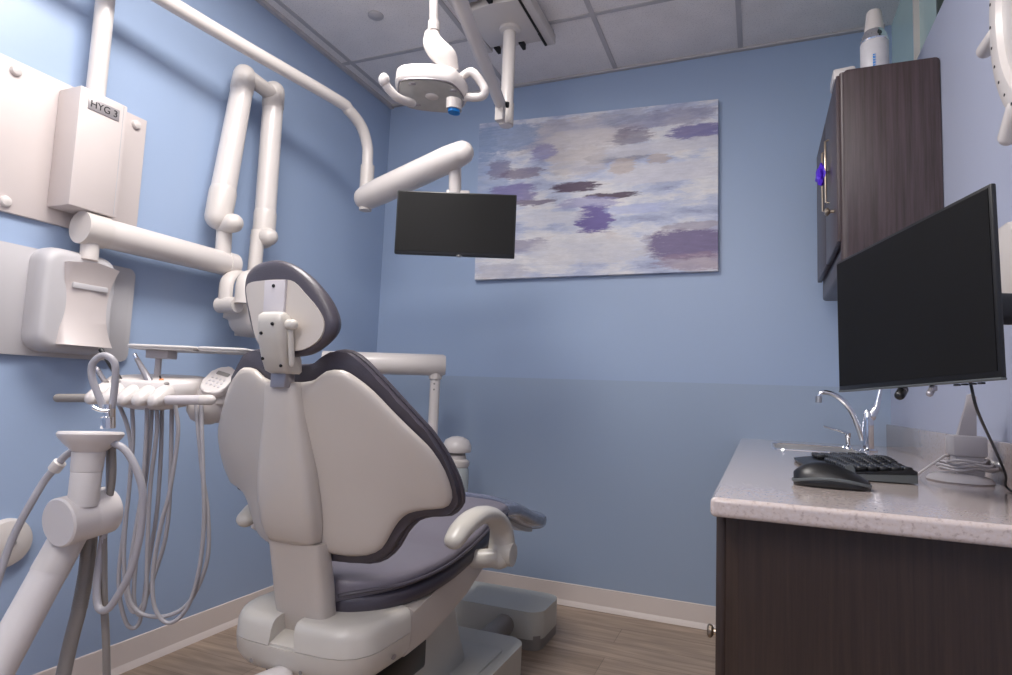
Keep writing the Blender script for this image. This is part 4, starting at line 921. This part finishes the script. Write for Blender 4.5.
# handpieces
def inst(name, label, cat, pts, rads, m, tip=None, tm=None):
    P = [up(x, y, w) for x, y, w in pts]; tt = thing(name, label, cat, P[-1])
    obj('body', tube(P, rads, n=12, round_ends=True), m, tt)
    if tip: obj('tip', tube([up(*tip[0]), up(*tip[1])], tip[2], n=10, round_ends=True), tm, tt)
    return tt
inst('handpiece', 'black slim dental handpiece leaning left in instrument holder', 'handpiece', [(103, 353, .03), (118, 377, -.01), (124, 389, -.03)], [.0065, .008, .0105], 'black', ((101, 350, .03), (104, 354, .03), .0075), 'black')
inst('handpiece', 'tall grey metal dental handpiece standing in the middle holder', 'handpiece', [(137, 359, .03), (146, 375, -.01), (152, 388, -.03)], [.007, .0105, .0125], 'metalgrey', ((135, 355, .03), (138, 361, .03), .0065), 'chrome')
inst('handpiece', 'short grey dental handpiece at left end of instrument holders', 'handpiece', [(99, 372, .02), (105, 382, -.01), (109, 389, -.02)], [.007, .008, .010], 'metalgrey', ((97, 369, .02), (100, 374, .02), .008), 'metalgrey')
q_ = inst('air_syringe', 'small syringe with black nozzle and orange collar in rightmost holder', 'syringe', [(162, 382, -.01), (165, 388, -.03)], [.006, .009], 'metalgrey', ((160, 376, 0), (161, 380, 0), [.002, .004]), 'black')
obj('collar', tube([up(161, 380, -.005), up(162.5, 383, -.01)], .0075, n=12), 'orange', q_)
# hoses of the unit
HOSES = [
 [(118, 402, 0), (127, 425, 0), (131, 450, 0), (129, 490, 0), (124, 530, .02), (119, 570, .02), (120, 600, .02), (127, 624, .03), (136, 627, .04), (142, 612, .05), (149, 560, .05), (157, 510, .04), (161, 450, .03), (162, 404, .02)],
 [(132, 402, 0), (133, 440, 0), (129, 490, 0), (125, 530, 0), (124, 565, 0), (127, 598, 0), (134, 612, 0), (144, 602, .01), (156, 570, .02), (166, 535, .03), (170, 490, .03), (172, 404, .02)],
 [(147, 404, -.02), (146, 440, -.02), (142, 490, -.02), (134, 540, -.02), (128, 588, -.02), (139, 612, -.02), (166, 616, -.02), (190, 601, -.02), (207, 561, -.02), (208, 515, -.02), (202, 470, -.02), (196, 404, 0)],
 [(156, 403, .0), (157, 430, .0), (150, 490, .0), (147, 560, .0), (146, 598, 0), (140, 615, 0), (134, 600, 0), (136, 560, 0), (143, 500, 0), (150, 440, 0), (152, 404, 0)],
 [(175, 404, -.03), (178, 434, -.03), (170, 490, -.03), (161, 525, -.03), (153, 573, -.03), (155, 608, -.03), (169, 623, -.03), (187, 608, -.03), (199, 570, -.03), (204, 520, -.03), (203, 470, -.03), (201, 404, -.01)],
]
for hp in HOSES:
    obj('hose', tube([up(*q) for q in hp], .0062, n=10, smooth=6), 'hose', unit)

# ================================================================== SUCTION STAND (foreground left)
DS = 1.12
def sp_(px, py, w=0): return at(px, py, DS+w)
S0 = sp_(91, 435); Z = Vector((0, 0, 1))
t = stand = thing('suction_arm', 'white jointed suction arm with saucer top in the left foreground', 'suction arm', sp_(0, 660, -.2))
S1 = sp_(89, 500)
rv = (S0-CC).normalized(); ax = (Z-rv*Z.dot(rv)*.82); ax = (ax+R2*.02).normalized()
SM = frameM(S0, z=ax)
k_ = DS/FPX
obj('saucer', lathe([(.022, -.032), (.025, -.030), (.041, -.015), (.051, -.003), (.0525, .002), (.050, .006), (.045, .004), (0, .003)], SM, n=40), 'white', t)
obj('neck_tube', lathe([(.0240, -.125), (.0245, -.066), (.0238, -.065), (.0250, -.064), (.0265, -.030)], SM, n=32), 'white2', t)
bc = sp_(83, 516)
jd = (R2*.34 + Fw*.94).normalized()
obj('joint_drum', tube([bc - jd*.045 , bc-jd*.042, bc+jd*.002, bc+jd*.0022, bc+jd*.004, bc+jd*.045, bc+jd*.048], [.040, .043, .043, .0422, .043, .043, .040], n=40), 'white', t, frame=Matrix.Translation(-Fw*0))
a1 = sp_(64, 545, .0); a2 = sp_(-45, 745, -.15)
obj('lower_arm', tube([a1-(a2-a1)*.06, a1, a2], [.027, .029, .029], n=30), 'white', t)
obj('arm_collar', tube([a1-(a2-a1).normalized()*.02, a1+(a2-a1).normalized()*.05], [.0292, .0300], n=30), 'white2', t)
obj('base_post', tube([a2-(a2-a1).normalized()*.02, a2+Vector((-.03, -.02, -.06)), (a2.x-.03, a2.y-.02, 0)], .029, n=24), 'white2', t)
obj('base_plate', lathe([(.14, 0), (.14, .012), (.05, .03)], Matrix.Translation((a2.x-.03, a2.y-.02, 0))), 'white2', t)
# valve + hoses
v0 = sp_(107, 428, -.01); v1 = sp_(107, 404, -.01)
obj('valve_body', tube([v0, v0+(v1-v0)*.45, v0+(v1-v0)*.5, v1], [.011, .011, .007, .007], n=14), 'chrome', t)
obj('valve_lever', tube([sp_(108, 411, -.015), sp_(99, 410, -.02), sp_(93, 407, -.02)], [.004, .003, .004], n=10, smooth=3, round_ends=True), 'chrome', t)
obj('fitting', tube([sp_(112, 404, 0), sp_(112, 428, 0)], .006, n=10), 'nickel', t)
obj('loop_hose', tube([sp_(104, 408), sp_(98, 394), sp_(92, 377), sp_(93, 363), sp_(104, 355.5), sp_(114.5, 363), sp_(115, 383), sp_(112, 408)], .0062, n=12, smooth=7), 'hose', t)
for hp, r_, mm in (
   ([(112, 446, .02), (112, 480, .02), (104, 528, .03), (103.5, 560, .03), (104, 600, .03), (106, 640, .03), (107, 690, .03)], .0065, 'hose_dk'),
   ([(113, 443, .0), (124, 449, 0), (134, 464, 0), (142, 487, 0), (142.5, 510, 0), (139, 540, 0), (130, 573, 0), (115, 600, 0), (106, 610, 0), (98, 606, .01), (97, 580, .02), (102, 545, .03), (109, 500, .03), (110, 446, .03)], .0065, 'hose'),
   ([(74, 450, .02), (64, 457, .02), (56, 467, .02), (45, 480, .02), (34, 498, .01), (20, 523, 0), (8, 550, -.01), (-8, 600, -.03), (-30, 680, -.05)], .0065, 'hose'),
   ([(90, 530, .04), (89, 545, .04), (86, 573, .04), (79, 610, .03), (70, 645, .02), (58, 700, .0)], .0125, 'hose_dk')):
    ho = obj('hose', tube([sp_(*q) for q in hp], r_, n=12, smooth=7), mm, t)
    if r_ > .01:
        C_ = catmull([sp_(*q) for q in hp], 14); bm = bmesh.new()
        for i in range(4, 42, 1):
            d_ = (C_[i+1]-C_[i]).normalized(); tube([C_[i]-d_*.001, C_[i]+d_*.001], .0133, n=12, bm=bm)
        obj('hose_ribs', bm, mm, ho)
hc = sp_(57, 466, .02); hn = (sp_(64, 457, .02)-sp_(50, 474, .02)).normalized()
obj('hose_connector', tube([hc-hn*.010, hc-hn*.009, hc+hn*.009, hc+hn*.010], [.008, .011, .011, .008], n=14), 'white2', t)

# ------------------------------------------------------------------ world + view
w = bpy.data.worlds.new('world'); scn.world = w; w.use_nodes = True
w.node_tree.nodes['Background'].inputs[0].default_value = (.75, .8, .95, 1); w.node_tree.nodes['Background'].inputs[1].default_value = .3
scn.view_settings.view_transform = 'Standard'; scn.view_settings.look = 'None'; scn.view_settings.exposure = -.08; scn.view_settings.gamma = 1
